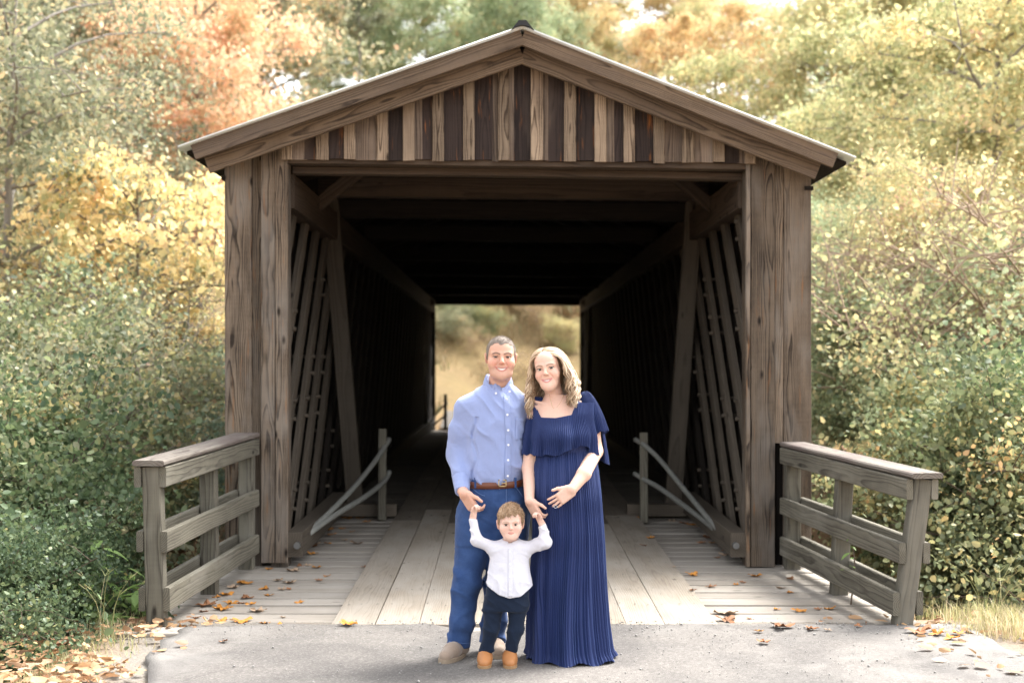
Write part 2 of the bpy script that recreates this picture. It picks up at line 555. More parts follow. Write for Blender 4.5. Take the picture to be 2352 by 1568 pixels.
tag(gt, 'loose grit along the joint of road and deck', 'grit', kind='stuff')

# far road beyond the bridge: gravel, bending right
cp = [(0.2, 34.9), (0.3, 39), (1.0, 42.5), (3.2, 45.5), (7, 47.8), (13, 50), (22, 52)]
pts = curve_pts([(x, y, 0) for x, y in cp], 40)
FV = []
for i, p in enumerate(pts):
    q = pts[min(i + 1, 39)] - pts[max(i - 1, 0)]; q.normalize()
    nrm = Vector((q.y, -q.x, 0))
    for s in np.linspace(-1.75, 1.75, 7):
        w = p + nrm * s
        FV.append((w.x, w.y, float(ground_h(w.x, w.y)) + 0.03 + 0.02 * (1 - abs(s) / 1.75)))
FV = np.array(FV); fi = np.arange(len(FV)).reshape(40, 7)
FF = np.stack([fi[:-1, :-1], fi[:-1, 1:], fi[1:, 1:], fi[1:, :-1]], -1).reshape(-1, 4)
fr = link('far_road', npmesh('far_road', FV, FF), plain_material('pale_gravel', (0.13, 0.12, 0.11), 0.95, 0.1, 14.0, 0.3))
fr['kind'] = 'structure'

# ------------------------------------------------------------------ bridge materials
W_PORTAL = wood_material('portal_wood', (0.184, 0.140, 0.101), (0.027, 0.0195, 0.0145), 140, 1.5, (0.34, 0.3), (0.20, 0.175, 0.15), blotk=2.0, stain=(0.22, 0.105, 0.045))
W_BATTEN = wood_material('batten_wood', (0.30, 0.228, 0.162), (0.060, 0.041, 0.028), 135, 1.5, (0.2, 0.3), (0.15, 0.11, 0.085), vary=0.3, blotk=1.6)
W_GDARK = wood_material('gable_dark_wood', (0.040, 0.028, 0.024), (0.012, 0.0085, 0.008), 80, 1.0, (0.24, 0.3), (0.11, 0.085, 0.068), blotk=1.4, vary=0.3, stain=(0.28, 0.105, 0.03))
W_GMID = wood_material('gable_mid_wood', (0.17, 0.126, 0.094), (0.036, 0.026, 0.021), 85, 1.3, (0.3, 0.3), (0.24, 0.19, 0.15), vary=0.25)
W_RAKE = wood_material('rake_wood', (0.165, 0.120, 0.083), (0.040, 0.028, 0.020), 125, 1.4, (0.3, 0.3), (0.12, 0.09, 0.07), vary=0.15)
W_BEAM = wood_material('beam_wood', (0.075, 0.054, 0.039), (0.027, 0.019, 0.014), 60, 1.0, vary=0.2)
W_SHADE = wood_material('shade_toned_inner_wood', (0.018, 0.014, 0.011), (0.007, 0.0055, 0.005), 60, 0.9, vary=0.25)  # gloom of the bridge interior put into the wood colour
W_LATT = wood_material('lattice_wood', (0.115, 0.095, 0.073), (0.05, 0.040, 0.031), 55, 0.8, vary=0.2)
W_LATT_SHADE = wood_material('shade_toned_lattice_wood', (0.030, 0.024, 0.019), (0.012, 0.010, 0.008), 55, 0.8, vary=0.2)  # shaded copy of the lattice wood, painted darker deeper in
W_RUN_SHADE = wood_material('shade_toned_runner_wood', (0.165, 0.137, 0.107), (0.085, 0.069, 0.053), 75, 0.7, (0.35, 0.3), (0.19, 0.163, 0.133), vary=0.15, rough=0.9)  # unbleached boards, also darkened to paint in the shade under the roof
W_DECK_SHADE = wood_material('shade_toned_deck_wood', (0.12, 0.104, 0.087), (0.06, 0.051, 0.042), 60, 0.7, vary=0.12, rough=0.9)  # shaded copy of the deck wood: interior darkness is in the colour
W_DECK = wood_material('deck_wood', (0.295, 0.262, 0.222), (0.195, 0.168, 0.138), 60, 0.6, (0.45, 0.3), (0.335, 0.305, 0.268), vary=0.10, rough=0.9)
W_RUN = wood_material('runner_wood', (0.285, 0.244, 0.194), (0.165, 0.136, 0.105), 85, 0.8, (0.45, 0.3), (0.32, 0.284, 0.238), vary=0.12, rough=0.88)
W_RAIL = wood_material('rail_wood', (0.165, 0.152, 0.118), (0.060, 0.053, 0.042), 85, 1.2, (0.3, 0.3), (0.215, 0.20, 0.165), vary=0.15, blotk=1.7)
W_CAP = wood_material('cap_wood', (0.20, 0.178, 0.152), (0.06, 0.049, 0.042), 60, 1.2, (0.4, 0.25), (0.12, 0.095, 0.085), vary=0.1)
M_ROOF = plain_material('galvanised_roof', (0.72, 0.75, 0.74), 0.38, 0.5, 6.0, 0.12, metallic=0.25)
M_BLACK = plain_material('black_ridge_cap', (0.02, 0.02, 0.022), 0.6, 0.3, 9.0, 0.3)
M_STEEL = plain_material('galvanised_pipe', (0.25, 0.25, 0.225), 0.6, 0.4, 18.0, 0.3, metallic=0.2)
M_NAIL = plain_material('nail_iron', (0.03, 0.028, 0.027), 0.6, 0.3)
M_BOLT = plain_material('bolt_zinc', (0.16, 0.16, 0.155), 0.45, 0.5, metallic=0.6)
M_STONE = plain_material('abutment_stone', (0.22, 0.20, 0.18), 0.9, 0.2, 5.0, 0.35, 0.5)

BR = empty('covered_bridge', (0.11, YP, 0.0), 'weathered brown wooden covered bridge with gabled portal and pale metal roof edge', 'bridge')

RX, RZ = 0.144, 4.138
def zroof(X):
    return RZ - (RX - X) * 0.349 if X < RX else RZ - (X - RX) * 0.393
sag = lambda X: 0.03 * (0.5 - (X + 1.7) / 3.6)          # right side has settled a little

# --- portal boards left and right of the opening
def vboard(name, x0, x1, z0, z1, Y, T, mat, gap=0.004, rag=0.0, zt=None):
    return plank(name, ((x0 + x1) / 2, Y, z0), ((x0 + x1) / 2, Y, z1), (x1 - x0) - gap, T, mat, BR, (0, -1, 0), ragged=rag)
sx = lambda x: PX(x, YP)
for a, bb, Yo, zb in ((511, 575, 0.09, -0.75), (575, 599, 0.10, -0.75), (598, 631, 0.025, zdeck(YP)), (631, 661, 0.02, zdeck(YP))):
    xa, xb = sx(a), sx(bb)
    vboard('portal_board', xa, xb, zb, min(zroof(xa), zroof(xb)) - 0.10, YP + Yo, 0.045, W_PORTAL)
for a, bb, Yo, zb in ((1713, 1724, 0.015, zdeck(YP) - 0.03), (1725, 1781, 0.025, zdeck(YP) - 0.03), (1781, 1802, 0.07, 0.98), (1802, 1868, 0.09, -0.75)):
    xa, xb = sx(a), sx(bb)
    vboard('portal_board', xa, xb, zb, min(zroof(xa), zroof(xb)) - 0.10, YP + Yo, 0.045, W_PORTAL)
# corner posts behind the boards and return boards into the opening
for x, s in ((sx(661) - 0.075, 1), (sx(1713) + 0.075, -1)):
    plank('corner_post', (x, YP + 0.13, 0.0), (x, YP + 0.13, 3.25), 0.14, 0.14, W_PORTAL, BR)
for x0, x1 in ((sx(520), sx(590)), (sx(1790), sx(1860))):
    plank('corner_post', ((x0+x1)/2, YP + 0.20, -1.2), ((x0+x1)/2, YP + 0.20, 3.1), x1 - x0, 0.12, W_SHADE, BR)

# --- gable: boards with battens over the joints
def s1(p): return ((400 + p / 2.613) / 1.063)
def s2(p): return ((1200 + p / 2.613) / 1.063)
gab = [(s1(750), s1(822), 'b'), (s1(822), s1(905), 'm'), (s1(905), s1(972), 'd'), (s1(972), s1(1055), 'b'), (s1(1055), s1(1150), 'd'),
       (s1(1150), s1(1225), 'b'), (s1(1225), s1(1360), 'm'), (s1(1360), s1(1435), 'b'), (s1(1435), s1(1525), 'd'), (s1(1525), s1(1600), 'b'),
       (s1(1600), s1(1655), 'm'), (s1(1655), s1(1712), 'd'), (s1(1712), s1(1790), 'b'), (s1(1790), s1(1910), 'd'), (s1(1910), s1(1985), 'b'),
       (s1(1985), s1(2105), 'd'), (s1(2105), s1(2130), 'm'), (s1(2130), s1(2205), 'b'), (s1(2205), s1(2240), 'm'), (s1(2240), s1(2345), 'd'),
       (s2(250), s2(330), 'b'), (s2(330), s2(355), 'm'), (s2(355), s2(462), 'd'), (s2(462), s2(540), 'b'), (s2(540), s2(655), 'd'), (s2(655), s2(732), 'b'),
       (s2(732), s2(790), 'm'), (s2(790), s2(840), 'd'), (s2(840), s2(912), 'b'), (s2(912), s2(1030), 'd'), (s2(1030), s2(1102), 'b'),
       (s2(1102), s2(1212), 'm'), (s2(1212), s2(1290), 'b'), (s2(1290), s2(1405), 'm'), (s2(1405), s2(1485), 'b'), (s2(1485), s2(1575), 'd'), (s2(1575), s2(1610), 'm'), (s2(1610), s2(1682), 'b')]
rg = random.Random(4)
for a, bb, k in gab:
    Yg = YP - 0.01
    xa, xb = PX(a, Yg), PX(bb, Yg)
    zb = PZ(366 + (a - 650) / 1082 * 9, Yg) + rg.uniform(-0.012, 0.006)
    zt = min(zroof(xa), zroof(xb)) - 0.07
    if k == 'b':
        vboard('gable_batten', xa, xb, zb, zt, Yg - 0.028, 0.024, W_BATTEN, 0.002, 0.004)
    else:
        vboard('gable_board', xa - 0.012, xb + 0.012, zb + 0.006, zt, Yg + rg.uniform(0, 0.006), 0.026, W_GDARK if k == 'd' else W_GMID, 0.0, 0.003)
# backing so that no light comes through the joints
bm_ = MB()
bm_.add([(-1.9, YP + 0.03, 3.18), (2.1, YP + 0.03, 3.15), (2.1, YP + 0.03, zroof(2.1) - 0.05), (RX, YP + 0.03, RZ - 0.05), (-1.9, YP + 0.03, zroof(-1.9) - 0.05),
         (-1.9, YP + 0.05, 3.18), (2.1, YP + 0.05, 3.15), (2.1, YP + 0.05, zroof(2.1) - 0.05), (RX, YP + 0.05, RZ - 0.05), (-1.9, YP + 0.05, zroof(-1.9) - 0.05)],
        [(0, 1, 2, 3, 4), (9, 8, 7, 6, 5), (0, 5, 6, 1), (1, 6, 7, 2), (2, 7, 8, 3), (3, 8, 9, 4), (4, 9, 5, 0)])
def under(o, P=BR):
    o.parent = P
    o.location = -P.location
    return o
under(bm_.build('gable_sheathing', W_SHADE))
# lintel below the gable
plank('lintel', (sx(655), YP + 0.09, 3.185), (sx(1716), YP + 0.09, 3.135), 0.05, 0.16, W_BEAM, BR, (0, -1, 0))
plank('lintel', (sx(664), YP + 0.26, 3.13), (sx(1716), YP + 0.26, 3.08), 0.055, 0.15, W_BEAM, BR, (0, -1, 0))

# --- rakes, roof
Yr = 10.72
def rake(x_end, s, drop, W, Y, T, name):
    z0 = RZ - drop; z1 = zroof(x_end) - drop
    plank(name, (RX, Y, z0), (x_end, Y, z1), W, T, W_RAKE, BR, (0, -1, 0), c=0.004)
rake(-2.335, -1, 0.082, 0.118, Yr, 0.04, 'barge_board')
rake(2.50, 1, 0.082, 0.118, Yr, 0.04, 'barge_board')
rake(-2.26, -1, 0.185, 0.13, Yr + 0.14, 0.04, 'verge_rafter')
rake(2.40, 1, 0.185, 0.13, Yr + 0.14, 0.04, 'verge_rafter')
for xe, s in ((-2.44, -1), (2.645, 1)):
    V = []; n = 0
    yy = np.arange(10.66, 35.3, 0.045)
    for i, y in enumerate(yy):
        dz = 0.008 * math.cos(i * math.pi / 2)
        V += [(RX, y, RZ - 0.012 + dz), (xe, y, zroof(xe) - 0.012 + dz)]
    V = np.array(V); k = len(yy)
    top = V.copy(); bot = V.copy(); bot[:, 2] -= 0.012
    A = np.concatenate([top, bot]); o2 = 2 * k
    F = []
    for i in range(k - 1):
        F += [(2*i, 2*i+1, 2*i+3, 2*i+2), (o2+2*i, o2+2*i+2, o2+2*i+3, o2+2*i+1), (2*i+1, o2+2*i+1, o2+2*i+3, 2*i+3), (2*i, 2*i+2, o2+2*i+2, o2+2*i)]
    F += [(0, o2, o2+1, 1), (2*k-2, 2*k-1, o2+2*k-1, o2+2*k-2)]
    under(link('roof_sheet', npmesh('roof_sheet', A, np.array(F), False), M_ROOF))
    # roof boarding below the metal
    d = 0.062
    bd = MB().add([(RX, 10.80, RZ - d), (xe * 0.985, 10.80, zroof(xe * 0.985) - d), (xe * 0.985, 35.2, zroof(xe * 0.985) - d), (RX, 35.2, RZ - d),
                   (RX, 10.80, RZ - d + 0.024), (xe * 0.985, 10.80, zroof(xe * 0.985) - d + 0.024), (xe * 0.985, 35.2, zroof(xe * 0.985) - d + 0.024), (RX, 35.2, RZ - d + 0.024)],
                  [(0, 3, 2, 1), (4, 5, 6, 7), (0, 1, 5, 4), (1, 2, 6, 5), (2, 3, 7, 6), (3, 0, 4, 7)])
    under(bd.build('roof_boarding', W_SHADE))
    # closed eave below the overhang
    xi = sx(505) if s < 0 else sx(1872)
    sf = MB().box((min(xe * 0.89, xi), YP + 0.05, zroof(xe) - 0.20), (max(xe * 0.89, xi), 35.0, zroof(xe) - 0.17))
    under(sf.build('eave_soffit', W_SHADE))
    # rafters inside
    for y in np.arange(11.7, 34.6, 1.3):
        plank('rafter', (RX, y, RZ - 0.14), (xe * 0.9, y, zroof(xe * 0.9) - 0.14), 0.12, 0.07, W_SHADE, BR, (0, -1, 0))
rc = MB()
pr = [(-0.085, -0.045), (-0.05, 0.0), (-0.028, 0.028), (0.028, 0.028), (0.05, 0.0), (0.085, -0.045), (0.05, -0.02), (0, -0.008), (-0.05, -0.02)]
V = [(RX + x, 10.63, RZ + z) for x, z in pr] + [(RX + x, 35.3, RZ + z) for x, z in pr]
n9 = len(pr)
rc.add(V, [tuple(range(n9)), tuple(reversed(range(n9, 2*n9)))] + [(i, n9 + i, n9 + (i+1) % n9, (i+1) % n9) for i in range(n9)])
under(rc.build('ridge_cap', M_BLACK))

# --- deck
rd = random.Random(12)
y = YE - 0.05
while y < YF:
    w = rd.choice((0.24, 0.27, 0.27, 0.29))
    z = zdeck(y + w / 2) - 0.075
    if y < YP + 0.1:
        t = (y - YE) / (YP - YE)
        x0, x1 = -2.27 + 0.10 * t + rd.uniform(-0.03, 0.03), 2.62 - 0.22 * t + rd.uniform(-0.03, 0.03)
    else:
        x0, x1 = -1.72, 1.92
    plank('deck_plank', (x0, y + w / 2, z + rd.uniform(-0.004, 0.003)), (x1, y + w / 2, z + rd.uniform(-0.004, 0.003)), w - rd.choice((0.002, 0.003, 0.004, 0.009)), 0.07, W_DECK if y < 14.4 else W_DECK_SHADE, BR, (0, 0, 1), c=0.003)
    y += w
# deck board that covers the abutment edge
plank('sill_board', (-2.3, YE - 0.16, -0.05), (2.66, YE - 0.16, -0.05), 0.20, 0.09, W_DECK, BR, (0, 0, 1))
# running boards lengthwise over the planks
nails = MB()
xs = [PX(v, YE) for v in (760, 861, 962, 1062, 1160, 1252, 1345, 1438, 1527, 1650)]
for i in range(len(xs) - 1):
    y = YE - 0.02 + 0.012 * rd.random()
    first = True
    while y < YF - 0.2:
        L = rd.uniform(3.6, 5.2) if not first else rd.uniform(4.2, 6.6)
        e = min(y + L, YF)
        first = False
        w = xs[i+1] - xs[i] - rd.uniform(0.001, 0.0045)
        xm = (xs[i] + xs[i+1]) / 2
        zo = -0.0175 + rd.uniform(-0.003, 0.003)
        ya = y
        while ya < e - 0.01:                      # each board follows the camber in straight lengths
            yb = min(ya + L, e)
            plank('running_board', (xm, ya, zdeck(ya) + zo), (xm, yb - 0.006, zdeck(yb) + zo), w, 0.045, W_RUN if ya < 11.2 else W_RUN_SHADE, BR, (0, 0, 1), c=0.004)
            ya = yb
        if y < 17:
            for q in np.arange(y + 0.08, e, 0.56):
                for k in (-0.36, 0.0, 0.36):
                    if rd.random() < 0.75:
                        cx, cy = xm + k * w + rd.uniform(-0.02, 0.02), q + rd.uniform(-0.05, 0.05)
                        cz = zdeck(cy) + zo + 0.0245
                        nails.add([(cx + 0.008 * math.cos(a), cy + 0.008 * math.sin(a), cz) for a in np.arange(6) * math.pi / 3], [tuple(range(6))])
        y = e
o = under(nails.build('nail_heads', M_NAIL)); o['kind'] = 'stuff'

# --- side trusses: two layers of lattice planks, chords, treenails, siding
XL, XR = -1.76, 1.965
for side, X in ((-1, XL), (1, XR)):
    y0s = np.arange(8.3, 34.6, 0.74)
    zlo, zhi = 0.16, 3.02
    for layer in (0, 1):
        Xp = X + side * 0.20 * layer
        for y0 in y0s:
            if layer == 0: ya, yb = y0 + zlo, y0 + zhi
            else: ya, yb = y0 + zhi, y0 + zlo
            za, zb = zlo, zhi
            A = Vector((Xp, ya, za)); B = Vector((Xp, yb, zb))
            lo_y, hi_y = YP + 0.34, 34.7
            # clip to the length of the truss
            if A.y > B.y: A, B = B, A
            if B.y <= lo_y + 0.15 or A.y >= hi_y - 0.15: continue
            if A.y < lo_y: A = A.lerp(B, (lo_y - A.y) / (B.y - A.y))
            if B.y > hi_y: B = A.lerp(B, (hi_y - A.y) / (B.y - A.y))
            plank('lattice_plank', A, B, 0.16 if layer == 0 else 0.2, 0.048 if layer == 0 else 0.045, (W_LATT if A.y < 13.6 else W_LATT_SHADE) if layer == 0 else W_SHADE, BR, (-side, 0, 0))
    # treenails where the layers cross
    tn = None
    for i, ya in enumerate(y0s):
        for yb in y0s:
            cy = (ya + yb) / 2 + (zlo + zhi) / 2; 
            # inner: z = Y - ya ; outer: z = zhi + zlo - (Y - yb)
            Yc = (ya + yb + zlo + zhi) / 2; zc = Yc - ya
            if not (0.25 < zc < 2.95 and YP + 0.4 < Yc < 14.6): continue
            if rd.random() < 0.6: continue
            for dy, dz in ((0.03, 0.075), (-0.03, -0.075)):
                if tn is None:
                    V, F = tube_geo([(0, 0, 0), (0.20, 0, 0)], 0.017, 7)
                    tn = bpy.data.meshes.new('treenail'); tn.from_pydata([tuple(v) for v in V], [], F); tn.update()
                    tn.materials.append(W_LATT)
                o = bpy.data.objects.new('treenail', tn); COL.objects.link(o); o.parent = BR
                o.rotation_euler = (0, 0, math.pi if side < 0 else 0)
                o.location = Vector((X - side * 0.055, Yc + dy, zc + dz)) - BR.location
    plank('top_chord', (X - side * 0.02, YP + 0.25, 2.97), (X - side * 0.02, 34.8, 3.0), 0.27, 0.16, W_BEAM, BR, (-side, 0, 0))
    plank('bottom_chord', (X - side * 0.13, YP + 0.02, 0.19), (X - side * 0.13, 14.1, 0.235), 0.19, 0.13, W_LATT, BR, (-side, 0, 0))
    plank('bottom_chord', (X, 14.1, 0.16), (X, 34.8, 0.16), 0.24, 0.18, W_SHADE, BR, (-side, 0, 0))
    bx = MB()
    V, F = tube_geo([(X - side * 0.16, YP - 0.03, 0.19), (X - side * 0.16, YP + 0.03, 0.19)], 0.026, 10); bx.add(V, F)
    under(bx.build('bolt', M_BOLT))
    # outer siding, one mesh of upright boards
    sd = MB(); Xs = X + side * 0.40 if side < 0 else X + 0.41
    yy = YP + 0.13
    while yy < YF:
        w = rd.uniform(0.22, 0.30); d = rd.uniform(0, 0.012)
        a = Xs - d if side < 0 else Xs + d
        sd.box((min(a, a - side * 0.025), yy, -0.9), (max(a, a - side * 0.025), min(yy + w - 0.001, YF), 3.16)); yy += w
    o = under(sd.build('side_siding', W_PORTAL)); o['kind'] = 'stuff'
    # shade-toned liner behind the siding joints
    ln = MB().box((Xs - side * 0.05 - 0.006, YP + 0.3, -0.9), (Xs - side * 0.05 + 0.006, YF - 0.3, 3.2))
    under(ln.build('siding_lining', W_SHADE))
# the leaning brace posts a few metres in, both sides
for (xb, xt, Yb, zt, w) in ((PX(818, 14.3), PX(758, 14.3), 14.3, 3.25, 0.165), (PX(1545, 14.3), PX(1594, 14.3), 14.3, 3.22, 0.165)):
    plank('brace_post', (xb, Yb, zdeck(Yb) - 0.01), (xt, Yb, zt), w, 0.10, W_LATT, BR, (0, -1, 0))
for (xb, xt, Yb, zt, w) in ((PX(975, 31.5), PX(960, 31.5), 31.5, 3.1, 0.16), (PX(1352, 31.5), PX(1362, 31.5), 31.5, 3.1, 0.16)):
    plank('brace_post', (xb, Yb, zdeck(Yb) - 0.01), (xt, Yb, zt), w, 0.10, W_LATT, BR, (0, -1, 0))
for x0, x1, Yb in ((-1.6, -1.05, 14.05), (1.22, 1.8, 14.05)):
    plank('kerb_timber', (x0, Yb, zdeck(Yb) + 0.05), (x1, Yb, zdeck(Yb) + 0.05), 0.13, 0.12, W_LATT, BR, (0, 0, 1))
# tie beams
for i, (yb, zb) in enumerate(((13.2, 3.22), (14.6, 3.17), (17.6, 3.2), (21.0, 3.2), (24.5, 3.2), (28, 3.2), (31.5, 3.2))):
    plank('tie_beam', (XL + 0.05, yb, zb + 0.015), (XR - 0.07, yb, zb - 0.02), 0.18, 0.16, W_BEAM if i < 1 else W_SHADE, BR, (0, -1, 0))
# crossing wind braces in the roof plane
plank('wind_brace', (XL + 0.1, 11.5, 3.28), (XR - 0.3, 13.0, 3.36), 0.10, 0.12, W_BEAM, BR, (0, 0, 1))
plank('wind_brace', (XR - 0.1, 11.6, 3.30), (XL + 0.3, 14.4, 3.40), 0.10, 0.10, W_SHADE, BR, (0, 0, 1))
plank('knee_brace', (XL + 0.05, 12.9, 3.02), (XL + 0.55, 12.9, 3.42), 0.11, 0.09, W_BEAM, BR, (0, -1, 0))
plank('knee_brace', (XR - 0.05, 12.9, 3.0), (XR - 0.5, 12.9, 3.38), 0.11, 0.09, W_BEAM, BR, (0, -1, 0))
# knee braces and boards at the far portal
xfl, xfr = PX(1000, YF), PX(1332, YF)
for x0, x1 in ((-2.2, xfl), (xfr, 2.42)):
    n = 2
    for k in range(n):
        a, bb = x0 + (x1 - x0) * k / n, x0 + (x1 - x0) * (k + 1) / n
        plank('portal_board', ((a+bb)/2, YF, -0.3), ((a+bb)/2, YF, 3.3), bb - a, 0.05, W_SHADE, BR)
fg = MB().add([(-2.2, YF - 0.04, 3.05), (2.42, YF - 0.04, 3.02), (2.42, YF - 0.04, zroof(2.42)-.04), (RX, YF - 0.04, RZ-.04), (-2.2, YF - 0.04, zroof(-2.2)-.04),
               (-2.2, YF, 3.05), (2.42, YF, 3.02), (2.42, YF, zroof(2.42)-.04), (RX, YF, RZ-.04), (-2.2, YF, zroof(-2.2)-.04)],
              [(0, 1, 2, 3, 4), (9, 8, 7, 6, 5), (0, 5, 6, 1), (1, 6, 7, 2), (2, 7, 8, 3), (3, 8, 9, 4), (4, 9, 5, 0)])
under(fg.build('far_gable', W_SHADE))
plank('knee_brace', (xfl + 0.02, 32.6, 2.95), (PX(940, 31.5), 32.2, 3.35), 0.2, 0.1, W_BEAM, BR, (0, -1, 0))
plank('knee_brace', (xfr - 0.02, 32.6, 2.95), (PX(1395, 31.5), 32.2, 3.35), 0.2, 0.1, W_BEAM, BR, (0, -1, 0))
# floor beams and abutments
for x in (-1.5, -0.5, 0.6, 1.7):
    plank('stringer', (x, YE - 0.1, -0.27), (x, YF, -0.17), 0.3, 0.16, W_SHADE, BR, (1, 0, 0))
for Ya, Yb in ((8.62, 9.5), (34.0, 35.2)):
    ab = MB().box((-2.15, Ya, -4.2), (2.4, Yb, -0.46 if Ya < 10 else -0.40))
    under(ab.build('abutment', M_STONE))

# ------------------------------------------------------------------ railings of the approach
def railing(S, E, lean, drop, side, label):
    """S, E: ground points of near and far end (x, y)"""
    root = empty('wooden_railing', (S[0], S[1], 0.0), label, 'railing')
    S = Vector((S[0], S[1], 0)); E = Vector((E[0], E[1], 0))
    d = (E - S).normalized(); nrm = Vector((d.y, -d.x, 0))      # nrm points to +x
    inn = nrm if side < 0 else -nrm                              # towards the deck
    zz = lambda P: zdeck(P.y)
    L = (E - S).length
    for i, t in enumerate((0.0, 0.52, 0.97)):
        P = S + d * (t * L + 0.065)
        ln = inn * (-lean * (1 - t))
        hgt = 0.965 - drop * (1 if i == 0 else 0.8)
        plank('post', P + Vector((0, 0, -0.30 if i else -0.02)), P + ln + Vector((0, 0, zz(P) + hgt)), 0.112, 0.112, W_RAIL, root, (0, -1, 0), c=0.008)
    for s_ in (1, -1):
        for zc, w in ((0.905 - drop * 1.0, 0.125), (0.51 - drop * 0.9, 0.128), (0.155 - drop * 0.3, 0.145)):
            off = inn * (s_ * (0.056 + 0.021))
            ext = rd.uniform(0.015, 0.035)
            f = zc / 0.97
            A = S + d * (-0.02 + ext) + off + inn * (-lean * f) + Vector((0, 0, zdeck(S.y) + zc))
            B = E - d * 0.01 + off + Vector((0, 0, zdeck(E.y) + zc + drop * 0.1))
            plank('rail', A, B, w, 0.042, W_RAIL, root, inn, c=0.006)
    A = S - d * 0.03 + inn * (-lean) + Vector((0, 0, zdeck(S.y) + 0.992 - drop))
    B = E - d * 0.005 + Vector((0, 0, zdeck(E.y) + 0.997 - drop * 0.95))
    plank('cap', A, B, 0.20, 0.034, W_CAP, root, (0, 0, 1), c=0.009)
    return root
railing((-2.14, 8.72), (-1.985, 11.02), 0.03, 0.0, -1, 'grey weathered plank railing beside the dense green ravine shrubs')
railing((2.46, 8.70), (2.235, 11.02), 0.13, 0.075, 1, 'grey weathered plank railing leaning outward with a small vine on it')

# ------------------------------------------------------------------ guard rails inside the portal: a post and two bent pipes
def guard(post, top, up, lowp, label, group=None):
    root = empty('guard_rail', post, label, 'guard rail', group)
    plank('post', Vector(post) + Vector((0, 0, -0.02)), top, 0.075, 0.075, W_RAIL, root, (0, -1, 0))
    for ctl in (up, lowp):
        m = MB(); pts = curve_pts(ctl, 22)
        m.tube([p - Vector(post) for p in pts], 0.024, 10)
        m.build('pipe', M_STEEL, root, True)
    return root
def P3(x, y, Y): return (PX(x, Y), Y, PZ(y, Y))
guard((PX(878, 13.85), 13.85, zdeck(13.85)), (PX(879, 13.85), 13.85, PZ(984, 13.85)),
      [P3(703, 1226, 11.55), P3(760, 1173, 12.2), P3(812, 1120, 12.9), P3(856, 1066, 13.5), P3(882, 1028, 13.80), P3(894, 1008, 13.93)],
      [P3(708, 1226, 11.55), P3(770, 1182, 12.2), P3(830, 1146, 12.9), P3(868, 1118, 13.5), P3(886, 1100, 13.80), P3(895, 1083, 13.93)],
      'grey guard post with two bent pipes, on the man\'s side of the deck')
guard((PX(1479, 13.65), 13.65, zdeck(13.65)), (PX(1478, 13.65), 13.65, PZ(993, 13.65)),
      [P3(1677, 1246, 11.5), P3(1625, 1188, 12.2), P3(1572, 1124, 12.9), P3(1516, 1056, 13.4), P3(1480, 1022, 13.60), P3(1459, 1009, 13.73)],
      [P3(1681, 1251, 11.5), P3(1630, 1205, 12.2), P3(1570, 1160, 12.9), P3(1515, 1120, 13.4), P3(1482, 1102, 13.60), P3(1457, 1087, 13.73)],
      'grey guard post with two bent pipes, on the pregnant woman\'s side of the deck')
Yg = 33.6
guard((PX(1023, Yg), Yg, zdeck(Yg)), (PX(1023, Yg), Yg, PZ(905, Yg)),
      [P3(960, 990, Yg + .3), P3(990, 965, Yg + .2), P3(1012, 938, Yg + .1), P3(1028, 925, Yg)],
      [P3(955, 1000, Yg + .3), P3(985, 985, Yg + .2), P3(1012, 962, Yg + .1), P3(1028, 952, Yg)],
      'small dark guard post silhouetted at the far end of the bridge')
# ------------------------------------------------------------------ vegetation
def leaf_material(name, stops, trans=0.45, sat=0.80, bright=1.1):
    """leaf colours come from a ramp over each leaf's own random number, with drifts through the crown and from plant to plant"""
    N = NT(name)
    g = N.n('NewGeometry'); oi = N.n('ObjectInfo'); tc = N.n('TexCoord')
    big = N.noise(tc.outputs['Object'], 0.9, 2.0, 0.5)
    f = N.math('ADD', N.math('MULTIPLY', g.outputs['Random Per Island'], 0.62), N.math('MULTIPLY', N.math('SUBTRACT', big, 0.5), 1.3))
    f = N.math('ADD', f, N.math('MULTIPLY', N.math('SUBTRACT', oi.outputs['Random'], 0.5), 0.30))
    f = N.math('ADD', f, 0.19, clamp=True)
    c = N.ramp(f, stops)
    # brightness differs from leaf to leaf
    v = N.math('ADD', N.math('MULTIPLY', N.math('FRACT', N.math('MULTIPLY', g.outputs['Random Per Island'], 57.0)), 0.6), bright)
    cv = N.n('CombineXYZ')
    for i in range(3): N.l(v, cv.inputs[i])
    c = N.mix(1.0, c, cv.outputs[0], 'MULTIPLY')
    if sat != 1.0:
        h_ = N.n('HueSaturation'); h_.inputs['Saturation'].default_value = sat; N.l(c, h_.inputs['Color']); c = h_.outputs[0]
    d = N.n('BsdfDiffuse'); t = N.n('BsdfTranslucent'); gl = N.n('BsdfGlossy'); gl.inputs['Roughness'].default_value = 0.45
    N.l(c, d.inputs[0])
    N.l(N.mix(0.25, c, (0.95, 0.88, 0.6), 'MULTIPLY'), t.inputs[0])
    m = N.n('MixShader'); m.inputs[0].default_value = trans
    N.l(d.outputs[0], m.inputs[1]); N.l(t.outputs[0], m.inputs[2])
    m2 = N.n('MixShader'); m2.inputs[0].default_value = 0.025
    N.l(m.outputs[0], m2.inputs[1]); N.l(gl.outputs[0], m2.inputs[2])
    N.l(m2.outputs[0], N.out.inputs['Surface'])
    return N.m

